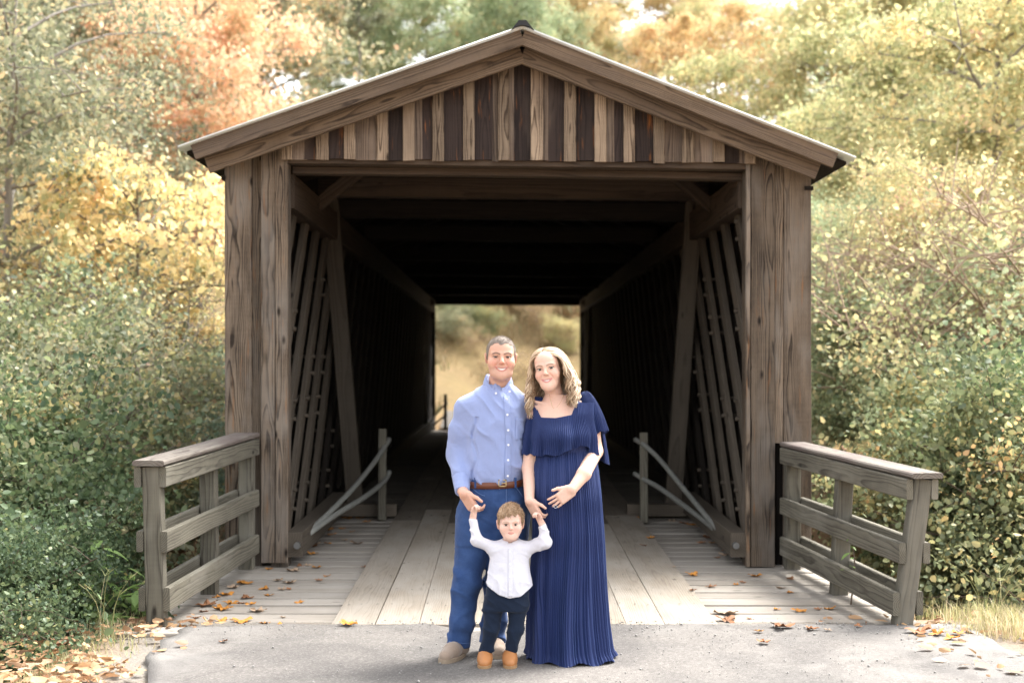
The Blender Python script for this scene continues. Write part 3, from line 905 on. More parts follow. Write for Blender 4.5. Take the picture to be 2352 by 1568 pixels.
L_GREYGREEN = leaf_material('grey_green_leaves', [(0, (0.085, 0.115, 0.055)), (0.4, (0.19, 0.21, 0.115)), (0.7, (0.31, 0.30, 0.17)), (0.88, (0.42, 0.33, 0.14)), (1, (0.42, 0.25, 0.13))], bright=0.86)
L_ORANGE = leaf_material('orange_leaves', [(0, (0.24, 0.24, 0.11)), (0.25, (0.42, 0.32, 0.16)), (0.55, (0.56, 0.36, 0.19)), (0.8, (0.60, 0.34, 0.19)), (1, (0.55, 0.25, 0.13))])
L_YELLOW = leaf_material('yellow_leaves', [(0, (0.22, 0.25, 0.09)), (0.25, (0.44, 0.37, 0.13)), (0.6, (0.60, 0.45, 0.16)), (0.85, (0.66, 0.48, 0.21)), (1, (0.58, 0.36, 0.16))])
L_GREEN = leaf_material('green_leaves', [(0, (0.042, 0.078, 0.03)), (0.4, (0.095, 0.15, 0.052)), (0.75, (0.18, 0.225, 0.085)), (0.93, (0.36, 0.30, 0.09)), (1, (0.46, 0.32, 0.08))])
L_SOFT = leaf_material('soft_green_leaves', [(0, (0.15, 0.22, 0.11)), (0.4, (0.27, 0.35, 0.19)), (0.75, (0.40, 0.42, 0.23)), (0.93, (0.46, 0.35, 0.14)), (1, (0.50, 0.28, 0.12))], 0.5)
L_PALE = leaf_material('pale_yellow_green_leaves', [(0, (0.21, 0.25, 0.09)), (0.35, (0.38, 0.38, 0.16)), (0.7, (0.55, 0.46, 0.20)), (0.92, (0.66, 0.48, 0.17)), (1, (0.58, 0.32, 0.22))], 0.5, bright=0.86)
L_WARM = leaf_material('warm_yellow_leaves', [(0, (0.32, 0.28, 0.11)), (0.4, (0.52, 0.40, 0.17)), (0.75, (0.66, 0.47, 0.20)), (1, (0.60, 0.36, 0.16))], 0.55, bright=0.86)
L_SHRUB = leaf_material('shrub_leaves', [(0, (0.065, 0.098, 0.045)), (0.4, (0.14, 0.175, 0.075)), (0.72, (0.24, 0.25, 0.10)), (0.90, (0.44, 0.34, 0.10)), (1, (0.50, 0.27, 0.07))])
L_DARK = leaf_material('dark_shrub_leaves', [(0, (0.022, 0.048, 0.02)), (0.5, (0.06, 0.10, 0.038)), (0.85, (0.13, 0.165, 0.06)), (1, (0.36, 0.28, 0.07))], 0.35)
L_BLUE = leaf_material('blue_green_leaves', [(0, (0.10, 0.17, 0.12)), (0.5, (0.20, 0.30, 0.22)), (1, (0.32, 0.42, 0.30))], 0.4)
def bark(name, a, b, s=9.0):
    N = NT(name); tc = N.n('TexCoord')
    nz = N.noise(N.scale(tc.outputs['Object'], (s, s, s * 0.25)), 1.0, 5, 0.65)
    n2 = N.noise(tc.outputs['Object'], 1.3, 3, 0.6)
    c = N.mix(N.math('ADD', N.math('MULTIPLY', nz, 0.7), N.math('MULTIPLY', n2, 0.3)), a, b)
    N.principled(c, 0.9, nz, 0.6, 0.03, 0.1)
    return N.m
B_GREY = bark('grey_bark', (0.10, 0.085, 0.07), (0.36, 0.33, 0.29))
B_BROWN = bark('brown_bark', (0.06, 0.045, 0.035), (0.22, 0.17, 0.13))
B_TAN = bark('dry_twig_bark', (0.22, 0.155, 0.11), (0.48, 0.37, 0.28))

def limb_tubes(limbs, sides=6):
    Vs = []; Fs = []; b = 0
    for pts, rads in limbs:
        n = sides if rads[0] > 0.02 else 4
        V, F = tube_geo(pts, rads, n, False)
        Vs.append(np.array([tuple(v) for v in V])); Fs.append(np.array(F) + b); b += len(V)
    return np.concatenate(Vs), np.concatenate(Fs)

def leaf_cards(P, rs, length, width, droop=0.35, shape='kite'):
    """one folded leaf of four to six corners at each point"""
    n = len(P)
    d = rs.normal(size=(n, 3)); d[:, 2] -= droop; d /= np.linalg.norm(d, axis=1)[:, None]
    u = rs.normal(size=(n, 3)); u -= d * (u * d).sum(1)[:, None]; u /= np.linalg.norm(u, axis=1)[:, None]
    w = np.cross(d, u)
    s = (0.45 + 1.05 * rs.rand(n) ** 1.3)[:, None]
    L = length * s; W = width * s
    def at(t, s): return P + d * L * t + u * W * s + w * W * (0.25 * abs(s))
    V = np.stack([P, at(0.28, 0.5), at(0.68, 0.4), at(1.0, 0.0), at(0.68, -0.4), at(0.28, -0.5)], 1).reshape(-1, 3)
    b = np.arange(n)[:, None] * 6
    F = np.concatenate([b + np.array([[0, 1, 2, 3]]), b + np.array([[0, 3, 4, 5]])])
    return V, F

def gen_tree(seed, H, r, base, n_leaf, ll, lw, clump=0.28, n_limb=16, lean=(0, 0), rtrunk=0.12, spread=1.0, twigs=5, droop=0.35, top=1.0, upk=0.35, tw=0.003):
    """returns trunk and crown arrays; crown is a loose ellipsoid between base and H"""
    rs = np.random.RandomState(seed); rnd = random.Random(seed)
    limbs = []
    n = 9
    tp = []
    for i in range(n):
        t = i / (n - 1)
        tp.append(Vector((lean[0] * t * t + 0.04 * H * 0.25 * math.sin(t * 5 + seed), lean[1] * t * t + 0.04 * H * 0.25 * math.cos(t * 4 + seed * 2), t * H * 0.92 * top)))
    limbs.append((tp, [rtrunk * (1 - 0.85 * (i / (n - 1)) ** 0.8) for i in range(n)]))
    cz = (base + H) / 2; rz = (H - base) / 2
    ends = []
    for k in range(n_limb):
        t = 0.12 + 0.88 * (k + rnd.random()) / n_limb
        z = base + (H - base) * (t * 0.82)
        f = min(1.0, z / (H * 0.92)) * (n - 1); j = min(int(f), n - 2)
        o = tp[j].lerp(tp[j + 1], f - j)
        az = k * 2.4 + rnd.uniform(-0.5, 0.5)
        prof = math.sqrt(max(0.08, 1 - ((z - cz) / rz) ** 2))
        reach = r * prof * rnd.uniform(0.65, 1.1)
        up = rnd.uniform(0.1, 0.7) * reach * upk * 2
        e = o + Vector((math.cos(az) * reach, math.sin(az) * reach, up))
        mid = o.lerp(e, 0.5) + Vector((rnd.uniform(-.1, .1), rnd.uniform(-.1, .1), 0.08)) * reach
        pts = curve_pts([o, mid, e], 6)
        r0 = rtrunk * 0.42 * (1 - 0.5 * t)
        limbs.append((pts, [r0 * (1 - 0.8 * i / 5) + 0.004 for i in range(6)]))
        ends.append(e)
        for q in range(twigs):
            tt = rnd.uniform(0.3, 1.0); f2 = tt * 5; j2 = min(int(f2), 4)
            s = pts[j2].lerp(pts[j2 + 1], f2 - j2)
            dv = Vector((rs.normal(), rs.normal(), rs.normal() * 0.6 + 0.25)); dv.normalize()
            e2 = s + dv * reach * rnd.uniform(0.25, 0.55)
            limbs.append(([s, s.lerp(e2, 0.5) + Vector((0, 0, 0.04)), e2], [r0 * 0.35 + tw, r0 * 0.2 + tw * 0.8, tw * 0.7]))
            ends.append(e2); ends.append(s.lerp(e2, 0.6))
    E = np.array([tuple(e) for e in ends])
    w = rs.uniform(0.10, 1.0, len(E)) ** 2.4; w /= w.sum()
    ci = rs.choice(len(E), n_leaf, p=w)
    sg = clump * rs.uniform(0.6, 1.5, len(E))[ci]
    P = E[ci] + rs.normal(size=(n_leaf, 3)) * sg[:, None] * np.array([1, 1, 0.65])
    LV, LF = leaf_cards(P, rs, ll, lw, droop)
    TV, TF = limb_tubes(limbs)
    return TV, TF, LV, LF

_tree_cache = {}
def tree(kind, loc, scale, rz, name, label, leafmat, barkmat, cat='tree', group=None, sz=1.0):
    if kind not in _tree_cache:
        TV, TF, LV, LF = gen_tree(**KINDS[kind])
        _tree_cache[kind] = (npmesh(name + '_trunk', TV, TF), npmesh(name + '_crown', LV, LF, False))
    tm, cm = _tree_cache[kind]
    root = empty(name, loc, label, cat, group)
    root.rotation_euler = (0, 0, rz); root.scale = (scale, scale, scale * sz)
    for nm, me, mt in (('trunk' if cat == 'tree' else 'stems', tm, barkmat), ('crown' if cat == 'tree' else 'foliage', cm, leafmat)):
        o = bpy.data.objects.new(nm, me); COL.objects.link(o); o.parent = root
        if not me.materials: me.materials.append(mt)
        o.material_slots[0].link = 'OBJECT'; o.material_slots[0].material = mt
    return root

KINDS = {
    'tallA': dict(seed=11, H=12, r=3.0, base=2.5, n_leaf=30000, ll=0.125, lw=0.085, clump=0.30, n_limb=26, rtrunk=0.17, twigs=6),
    'tallB': dict(seed=23, H=13, r=2.6, base=3.5, n_leaf=26000, ll=0.14, lw=0.09, clump=0.34, n_limb=24, rtrunk=0.16, twigs=6),
    'tallC': dict(seed=37, H=14, r=2.3, base=5.0, n_leaf=15000, ll=0.15, lw=0.10, clump=0.36, n_limb=20, rtrunk=0.15, twigs=5),
    'mid': dict(seed=41, H=6.0, r=2.3, base=1.0, n_leaf=10500, ll=0.125, lw=0.09, clump=0.22, n_limb=20, rtrunk=0.08, twigs=6, droop=0.8),
    'small': dict(seed=51, H=7.5, r=2.6, base=1.0, n_leaf=21000, ll=0.085, lw=0.045, clump=0.30, n_limb=24, rtrunk=0.11, twigs=6),
    'shrub': dict(seed=61, H=2.2, r=1.5, base=-0.3, n_leaf=26000, ll=0.046, lw=0.031, clump=0.17, n_limb=22, rtrunk=0.03, twigs=7, upk=0.6),
    'shrubB': dict(seed=67, H=2.0, r=1.7, base=-0.4, n_leaf=24000, ll=0.052, lw=0.036, clump=0.15, n_limb=24, rtrunk=0.03, twigs=7, upk=0.5),
    'bare': dict(seed=71, H=3.4, r=2.2, base=0.2, n_leaf=3600, ll=0.06, lw=0.045, clump=0.25, tw=0.006, n_limb=34, rtrunk=0.05, twigs=14, upk=0.5),
}
rv = random.Random(77)
def gz(x, y): return float(ground_h(x, y))

def put(kind, px, Y, top_y, name, label, leaf, bk, cat='tree', group=None, rz=None, sz=1.0, dz=0.0):
    """plant standing at depth Y under photograph column px; its top reaches picture row top_y"""
    X = PX(px, Y); z0 = gz(X, Y) - 0.05 + dz
    H = KINDS[kind]['H']
    sc = (PZ(top_y, Y) - z0) / (H * sz)
    if cat == 'bush' and Y < 30: sc = min(max(sc * 0.9, 0.55), 1.1)
    if Y < 36.5:                              # nothing grows into the bridge
        lim = (2.35 if Y < 11 else 2.75) + KINDS[kind]['r'] * sc * (1.05 if Y < 11 else 1.18)
        if 0 > X > -lim: X = -lim
        if 0 < X < lim + 0.25: X = lim + 0.25
        z0 = gz(X, Y) - 0.05 + dz
    return tree(kind, (X, Y, z0), sc, rv.uniform(0, 6.28) if rz is None else rz, name, label, leaf, bk, cat, group, sz)

# --- the wood, left of the bridge
put('small', 30, 17.5, -160, 'grey_green_tree', 'grey-green small-leaved tree with a pale trunk beyond the plank railing', L_GREYGREEN, B_GREY)
put('small', 190, 27.0, 60, 'grey_green_tree', 'grey-green tree half hidden behind the golden yellow tree', L_GREYGREEN, B_GREY)
put('mid', 350, 17.5, 330, 'yellow_tree', 'golden yellow tree hanging over the ravine shrubs', L_YELLOW, B_BROWN)
put('mid', 120, 19.5, 520, 'yellow_green_tree', 'low yellow-green tree mingling with the golden yellow tree', L_PALE, B_BROWN, sz=0.8)
put('tallA', 455, 31.0, -150, 'orange_tree', 'tall orange-red autumn tree rising above the bridge eave', L_ORANGE, B_GREY, rz=1.1)
put('tallA', 330, 37.0, -260, 'orange_tree', 'pale orange tree standing behind the orange-red one', L_ORANGE, B_GREY)
put('tallB', 600, 38.0, -200, 'rust_green_tree', 'rusty green tree beside the orange-red tree', L_GREYGREEN, B_BROWN)
G1 = 'trees of the wood behind the bridge'
for px, Y, ty, kd, lf, lab in (
        (760, 64, 20, 'tallA', L_SOFT, 'soft green tree above the bridge roof slope, beside the orange-red tree'),
        (900, 66, -120, 'tallB', L_SOFT, 'tall soft green tree behind the bridge ridge, with bare grey trunk'),
        (1040, 63, 30, 'tallA', L_SOFT, 'round-topped soft green tree just behind the bridge ridge'),
        (1130, 68, -100, 'tallC', L_PALE, 'thin pale tree showing between the green crowns at the ridge'),
        (1290, 64, 10, 'tallB', L_SOFT, 'green tree on the woman\'s side of the bridge ridge'),
        (1410, 66, 60, 'tallC', L_PALE, 'sparse pale yellow tree below the open white sky'),
        (1530, 60, 20, 'tallB', L_WARM, 'hazy golden tree behind the roof slope'),
        (1650, 47, 70, 'tallC', L_PALE, 'sparse yellow-green tree with sky glowing through'),
        (1700, 60, -40, 'tallC', L_WARM, 'tall thin golden tree lit from behind')):
    put(kd, px, Y, ty, 'forest_tree', lab, lf, B_GREY)
for px, Y, ty, kd, lf in ((520, 52, -200, 'tallB', L_SOFT), (680, 55, -80, 'tallC', L_WARM), (820, 58, -200, 'tallC', L_GREYGREEN), (980, 60, -140, 'tallC', L_SOFT),
                          (60, 32, -250, 'tallB', L_GREYGREEN), (180, 45, -300, 'tallA', L_GREYGREEN), (-60, 26, -200, 'tallB', L_GREYGREEN),
                          (1190, 62, -130, 'tallB', L_SOFT), (1260, 70, -160, 'tallB', L_SOFT), (1330, 66, -60, 'tallB', L_WARM), (1375, 72, -120, 'tallB', L_PALE), (1110, 66, -140, 'tallB', L_SOFT), (1560, 70, -120, 'tallB', L_WARM), (1640, 74, -140, 'tallB', L_PALE), (860, 70, -160, 'tallA', L_SOFT), (720, 68, -160, 'tallA', L_SOFT), (1480, 66, 40, 'tallC', L_SOFT), (1590, 68, -20, 'tallC', L_PALE), (1800, 62, -20, 'tallC', L_WARM),
                          (1880, 50, -60, 'tallC', L_PALE), (2010, 46, -160, 'tallB', L_PALE), (2160, 50, -200, 'tallB', L_SOFT), (2330, 44, -220, 'tallB', L_PALE), (2450, 36, -200, 'tallA', L_PALE)):
    cn = {L_SOFT: 'soft green', L_WARM: 'golden', L_GREYGREEN: 'grey-green', L_PALE: 'pale yellow'}[lf]
    put(kd, px, Y, ty, 'forest_tree', cn + ' slender tree deep in the autumn wood behind the bridge', lf, B_GREY, group=cn + ' trees deep in the wood')
# --- right of the bridge
put('tallA', 2040, 25.0, -40, 'pale_tree', 'pale yellow-green tree next to the woman\'s side of the roof eave', L_PALE, B_GREY, sz=1.0)
put('tallA', 2290, 20.5, -150, 'pale_tree', 'large pale yellow-green tree hung with dry vines above the leaning railing', L_PALE, B_GREY)
put('small', 2110, 29.0, 150, 'soft_green_tree', 'soft green tree standing behind the pale yellow-green tree by the eave', L_SOFT, B_GREY)
put('small', 1930, 21.0, 420, 'pale_tree', 'low fresh-green tree close against the bridge siding', L_SOFT, B_BROWN)
put('small', 2160, 18.0, 330, 'pale_tree', 'vine-covered pale tree amid tan bare branches', L_PALE, B_TAN)
G3 = 'tan dry thickets beyond the leaning railing'
for px, Y, ty in ((2060, 17.0, 520), (2200, 16.0, 500), (2330, 15.5, 430), (1960, 18.5, 640), (2290, 17.5, 620)):
    put('bare', px, Y, ty, 'dry_thicket', 'tan nearly leafless thicket of thin branches beyond the leaning railing', L_PALE, B_TAN, 'bush', G3)
# --- shrubs of the ravine
def shrubs(rows, label, group):
    for px, Y, ty, kd, lf in rows:
        put(kd, px, Y, ty, 'ravine_shrub', label, lf, B_BROWN, 'bush', group)
shrubs(((60, 13.5, 800, 'shrub', L_SHRUB), (400, 15.5, 800, 'shrubB', L_SHRUB), (330, 17.5, 740, 'shrub', L_SHRUB), (310, 12.5, 920, 'shrubB', L_SHRUB)),
       'olive green shrub flecked with yellow in the ravine, below the golden yellow tree', 'olive shrubs below the golden yellow tree')
shrubs(((230, 14.5, 760, 'shrub', L_GREYGREEN), (140, 16.0, 730, 'shrubB', L_GREYGREEN), (440, 13.0, 930, 'shrub', L_GREYGREEN), (20, 11.5, 930, 'shrubB', L_GREYGREEN)),
       'pale grey-green shrub mixed among the olive ravine shrubs', 'pale grey-green ravine shrubs')
shrubs(((20, 18.5, 720, 'shrubB', L_GREEN), (470, 19, 770, 'shrub', L_GREEN)), 'fresh green shrub far back under the golden yellow tree', 'fresh green shrubs far back in the ravine')
shrubs(((170, 12.0, 900, 'shrub', L_SHRUB), (520, 14.5, 900, 'shrubB', L_SHRUB)), 'yellow-flecked shrub standing higher than the plank railing cap', 'yellow-flecked shrubs above the railing cap')
shrubs(((-70, 10.2, 1020, 'shrub', L_GREEN), (70, 10.4, 1060, 'shrubB', L_DARK), (215, 10.9, 1070, 'shrub', L_GREEN), (340, 11.4, 1090, 'shrubB', L_DARK), (450, 11.8, 1080, 'shrub', L_GREEN)),
       'dark green shrub seen through and beside the plank railing', 'dark green shrubs behind the plank railing')
shrubs(((-20, 9.2, 1200, 'shrubB', L_DARK), (120, 9.5, 1230, 'shrub', L_DARK), (250, 10.0, 1230, 'shrubB', L_DARK), (30, 8.6, 1370, 'shrub', L_DARK), (160, 8.9, 1370, 'shrubB', L_DARK), (-90, 8.2, 1330, 'shrub', L_DARK)),
       'low dark green shrub around the broad-leaved weeds', 'low dark shrubs around the weeds')
for i_ in range(4):
    put('bare', (90, 260, 420, 180)[i_], (15.0, 16.5, 17.0, 13.2)[i_], (720, 640, 700, 860)[i_], 'twiggy_shrub', 'thin twiggy shrub with few leaves rising out of the ravine shrubs', L_PALE, B_GREY, 'bush', 'twiggy shrubs in the ravine')
for X, Y in ((-3.75, 16.6), (-3.9, 18.2)):
    tree('shrub', (X, Y, gz(X, Y) + 0.1), 0.62, rv.uniform(0, 6.28), 'blue_green_shrub', 'soft blue-green shrub close to the bridge siding', L_BLUE, B_BROWN, 'bush', 'soft blue-green shrubs by the bridge')
shrubs(((1930, 17.0, 850, 'shrub', L_SOFT), (2060, 16.0, 870, 'shrubB', L_SHRUB), (2190, 15.0, 850, 'shrub', L_SHRUB), (2320, 14.0, 820, 'shrubB', L_PALE), (2420, 13.0, 860, 'shrub', L_SHRUB)),
       'yellowing shrub on the bank, level with the tan thickets', 'yellowing shrubs on the bank')
shrubs(((1960, 15.0, 980, 'shrubB', L_SOFT), (2080, 14.0, 990, 'shrub', L_SOFT), (2210, 13.3, 980, 'shrubB', L_SHRUB), (2330, 12.6, 980, 'shrub', L_SHRUB), (2440, 12.0, 1000, 'shrubB', L_SHRUB)),
       'green shrub directly behind the cap of the leaning railing', 'green shrubs behind the leaning railing cap')
shrubs(((2010, 12.6, 1120, 'shrub', L_GREEN), (2270, 11.8, 1090, 'shrubB', L_SHRUB), (2390, 11.3, 1110, 'shrub', L_SHRUB)),
       'low green shrub on the brown earth below the leaning railing', 'low shrubs below the leaning railing')
shrubs(((1900, 19, 760, 'shrub', L_SOFT), (2150, 19, 760, 'shrubB', L_GREEN), (2350, 17.5, 720, 'shrub', L_PALE)),
       'fresh green shrub behind the tan thickets', 'fresh green shrubs behind the thickets')

# --- hillside seen through the bridge
for px, Y, kd, lf in ((1030, 50.4, 'shrub', L_SOFT), (1072, 51.2, 'shrubB', L_SOFT)):
    X = PX(px, Y)
    tree(kd, (X, Y, gz(X, Y) - 0.1), 0.85, rv.uniform(0, 6.28), 'hillside_shrub', 'green shrub on the far hillside seen through the bridge', lf, B_BROWN, 'bush', 'green shrubs on the far hillside')
for px, Y, ty, kd, lf in ((1150, 50, 800, 'shrubB', L_GREYGREEN), (1205, 54, 730, 'shrub', L_SHRUB), (1262, 53, 740, 'shrubB', L_GREEN), (1320, 55, 720, 'shrub', L_ORANGE), (1110, 53, 770, 'shrub', L_SHRUB), (1020, 50, 790, 'shrubB', L_GREYGREEN), (1290, 50, 800, 'shrub', L_PALE), (1175, 57, 690, 'shrubB', L_ORANGE)):
    Y = 47.6 + (845 - ty) * 0.034 + 0.55 * PX(px, 49) * 0.9; X = PX(px, Y)
    tree(kd, (X, Y, gz(X, Y) - 0.1), rv.uniform(0.40, 0.62), rv.uniform(0, 6.28), 'hillside_shrub', 'autumn-coloured shrub on the far hillside seen through the bridge', lf, B_BROWN, 'bush', 'autumn shrubs on the far hillside')
for px, ty in ((1180, 735), (1235, 775), (1300, 720), (1120, 725), (1215, 715), (1290, 800), (1080, 800), (1150, 840), (1250, 850)):
    Y = 47.6 + (845 - ty) * 0.034 + 0.5 * PX(px, 49); X = PX(px, Y)
    tree('bare', (X, Y, gz(X, Y) - 0.1), rv.uniform(0.3, 0.5), rv.uniform(0, 6.28), 'hillside_thicket', 'dry tan thicket on the far hillside seen through the bridge', L_WARM, B_TAN, 'bush', 'dry thickets on the far hillside')

# --- grass and leaf litter on the verges
def blades(P, rs, h, w):
    n = len(P)
    az = rs.uniform(0, 6.283, n); ln = rs.uniform(0.1, 0.9, n)
    H = h * rs.uniform(0.4, 1.3, n)
    d = np.stack([np.cos(az), np.sin(az), np.zeros(n)], 1); s = np.stack([-np.sin(az), np.cos(az), np.zeros(n)], 1)
    up = np.array([0, 0, 1.0])
    p1 = P + up * (H * 0.55)[:, None] + d * (H * ln * 0.25)[:, None]
    p2 = P + up * (H * (1 - 0.3 * ln))[:, None] + d * (H * ln * 0.8)[:, None]
    ww = (w * rs.uniform(0.6, 1.4, n))[:, None]
    V = np.stack([P - s * ww, P + s * ww, p1 - s * ww * 0.7, p1 + s * ww * 0.7, p2], 1).reshape(-1, 3)
    b = np.arange(n)[:, None] * 5
    return V, [b + np.array([[0, 1, 3, 2]]), b + np.array([[2, 3, 4]])]
L_GRASS = leaf_material('dry_grass_blades', [(0, (0.13, 0.17, 0.05)), (0.35, (0.30, 0.30, 0.10)), (0.7, (0.36, 0.30, 0.15)), (1, (0.44, 0.34, 0.20))], 0.35)
rs = np.random.RandomState(5)
def scatter(n, x0, x1, y0, y1, fn):
    X = rs.uniform(x0, x1, n); Y = rs.uniform(y0, y1, n)
    k = rs.uniform(0, 1, n) < fn(X, Y)
    X, Y = X[k], Y[k]
    return np.stack([X, Y, ground_h(X, Y) - 0.035], 1)
gl = scatter(30000, -4.2, -1.9, 4.5, 9.3, lambda X, Y: smooth((-2.02 - X + 0.25 * vnoise(Y * 2, X, 30)) / 0.35) * (0.5 + 0.5 * vnoise(X * 2, Y * 2, 31)) * 0.75)
V, F = blades(gl, rs, 0.085, 0.003)
o = link('verge_grass', npmesh('verge_grass', V, F, False), L_GRASS); tag(o, 'thin dry grass on the verge by the plank railing', 'grass', kind='stuff')
gr = scatter(60000, 2.3, 5.5, 4.5, 9.6, lambda X, Y: smooth((X - 2.78 - 0.25 * (8.7 - Y) * 0 + 0.3 * vnoise(Y * 2, X, 33)) / 0.45) * (0.55 + 0.45 * vnoise(X * 2, Y * 2, 34)))
V, F = blades(gr, rs, 0.15, 0.0032)
o = link('verge_grass', npmesh('verge_grass', V, F, False), L_GRASS); tag(o, 'tall straw-coloured grass on the verge by the leaning railing', 'grass', kind='stuff')
gs = scatter(26000, -9, 9, 35.5, 62, lambda X, Y: smooth((np.abs(X - 0.3) - 1.9) / 0.5) + (Y > 47) * 1.0)
V, F = blades(gs, rs, 0.45, 0.02)
L_HILL = leaf_material('hillside_grass_blades', [(0, (0.10, 0.12, 0.045)), (0.35, (0.19, 0.14, 0.06)), (0.7, (0.32, 0.21, 0.10)), (1, (0.40, 0.24, 0.12))], 0.3)
o = link('hillside_grass', npmesh('hillside_grass', V, F, False), L_HILL); tag(o, 'dry grass on the far hillside', 'grass', kind='stuff')
# litter: too many small dead leaves to count on the banks and the verge
L_LITTER = leaf_material('fallen_leaf_litter', [(0, (0.15, 0.065, 0.025)), (0.35, (0.27, 0.13, 0.045)), (0.65, (0.36, 0.20, 0.07)), (0.85, (0.37, 0.24, 0.14)), (1, (0.40, 0.30, 0.21))], 0.2)
lt = scatter(12000, -4.0, -1.6, 4.8, 8.9, lambda X, Y: smooth((-1.80 - X + 0.25 * vnoise(Y * 3, X * 3, 40)) / 0.3) * (0.45 + 0.55 * vnoise(X * 1.5, Y * 1.5, 41)))
lb = scatter(26000, -9, 12, 8.8, 34, lambda X, Y: 0.6 * (np.abs(X) > 1.9))
lb2 = scatter(900, 2.35, 4.2, 6.0, 9.2, lambda X, Y: 0.35 + 0 * X)
lh = scatter(16000, -8, 8, 44, 62, lambda X, Y: 0.8 + 0 * X)
P = np.concatenate([lt, lb, lb2, lh]); P[:, 2] = np.maximum(P[:, 2], np.where((np.abs(P[:, 0]) < 2.9) & (P[:, 1] < 8.8), -0.012, -99)) + 0.02
V, F = leaf_cards(P, rs, 0.072, 0.056, 0.0)
V = V.reshape(-1, 6, 3); V[:, :, 2] = V[:, :1, 2] + (V[:, :, 2] - V[:, :1, 2]) * 0.35 + 0.012
o = link('leaf_litter', npmesh('leaf_litter', V.reshape(-1, 3), F, False), L_LITTER); tag(o, 'brown and orange dead leaves strewn over the banks', 'leaf litter', kind='stuff')

# --- broad-leaved weed and grass tufts at the foot of the left railing
def big_leaf(L, W, n=7, fold=0.15, curl=0.25):
    V = []; F = []
    for i in range(n):
        t = i / (n - 1); w = W * math.sin(math.pi * t ** 0.8) ** 0.8 * 0.5
        z = -curl * L * t * t
        V += [(t * L, -w, z + fold * w), (t * L, 0, z), (t * L, w, z + fold * w)]
    for i in range(n - 1):
        F += [(3*i, 3*i+1, 3*i+4, 3*i+3), (3*i+1, 3*i+2, 3*i+5, 3*i+4)]
    return np.array(V), np.array(F)
def weed(name, loc, seed, n, h, L, W, mat, label, group=None):
    r_ = random.Random(seed); root = empty(name, loc, label, 'plant', group)
    top = Vector((r_.uniform(-.1, .1), r_.uniform(-.1, .1), h))
    m = MB(); m.tube(curve_pts([(0, 0, -0.1), top * 0.5 + Vector((0.03, 0, 0)), top], 7), [0.006, .0055, .005, .0045, .004, .003, .002], 6)
    m.build('stem', B_BROWN, root, True)
    LV, LF = big_leaf(L, W)
    me = npmesh('leaf', LV, LF); me.materials.append(mat)
    for k in range(n):
        o = bpy.data.objects.new('leaf', me); COL.objects.link(o); o.parent = root
        t = 0.25 + 0.75 * k / n
        o.location = top * t
        o.rotation_euler = (r_.uniform(-.4, .4), r_.uniform(-.5, .45), k * 2.4 + r_.uniform(-.5, .5))
        s = r_.uniform(0.6, 1.2); o.scale = (s, s, s)
    return root
L_WEED = leaf_material('weed_leaves', [(0, (0.09, 0.20, 0.035)), (0.6, (0.20, 0.34, 0.06)), (0.9, (0.36, 0.42, 0.08)), (1, (0.62, 0.48, 0.06))], 0.5)
GW = 'broad-leaved green weeds below the plank railing'
for i, (px, Y, ty, n) in enumerate(((255, 9.3, 1230, 16), (290, 9.5, 1290, 14), (200, 9.1, 1330, 14), (230, 9.0, 1420, 12), (150, 9.2, 1380, 14), (310, 9.2, 1330, 10))):
    X = PX(px, Y); z0 = gz(X, Y)
    weed('broadleaf_weed', (X, Y, z0), 100 + i, n, PZ(ty, Y) - z0, 0.17, 0.085, L_WEED, 'bright green broad-leaved weed below the plank railing', GW)
X, Y = PX(1990, 9.6), 9.55
v = weed('vine', (2.33, 9.55, 0.05), 9, 7, 0.42, 0.075, 0.04, L_WEED, 'small green vine sprig clinging to the leaning railing')
# tall grass stalks
def stalks(loc, seed, n, h, label, spread=0.25):
    r_ = np.random.RandomState(seed); m = MB()
    for k in range(n):
        a = r_.uniform(0, 6.28); x, y = r_.normal(0, 0.05, 2); H = h * r_.uniform(0.6, 1.15); s = spread * r_.uniform(0.4, 1.3)
        e = Vector((x + math.cos(a) * s, y + math.sin(a) * s, H))
        m.tube(curve_pts([(x, y, -0.05), (x + math.cos(a) * s * 0.3, y + math.sin(a) * s * 0.3, H * 0.6), e], 6), [0.0026, 0.0024, 0.002, 0.0017, 0.0014, 0.001], 4)
        for q in range(3):
            b = a + (q - 1) * 0.9
            m.tube([e, e + Vector((math.cos(b) * 0.05, math.sin(b) * 0.05, 0.035))], [0.0016, 0.001], 4)
    o = m.build('grass_stalks', L_GRASS); o.location = loc
    return tag(o, label, 'grass')
stalks((PX(2290, 8.9), 8.9, gz(PX(2290, 8.9), 8.9)), 3, 12, 0.42, 'branching grass stalks seeding on the verge by the leaning railing')
stalks((PX(245, 8.4), 8.4, gz(PX(245, 8.4), 8.4)), 4, 8, 0.34, 'few pale grass stalks on the verge by the plank railing', 0.12)

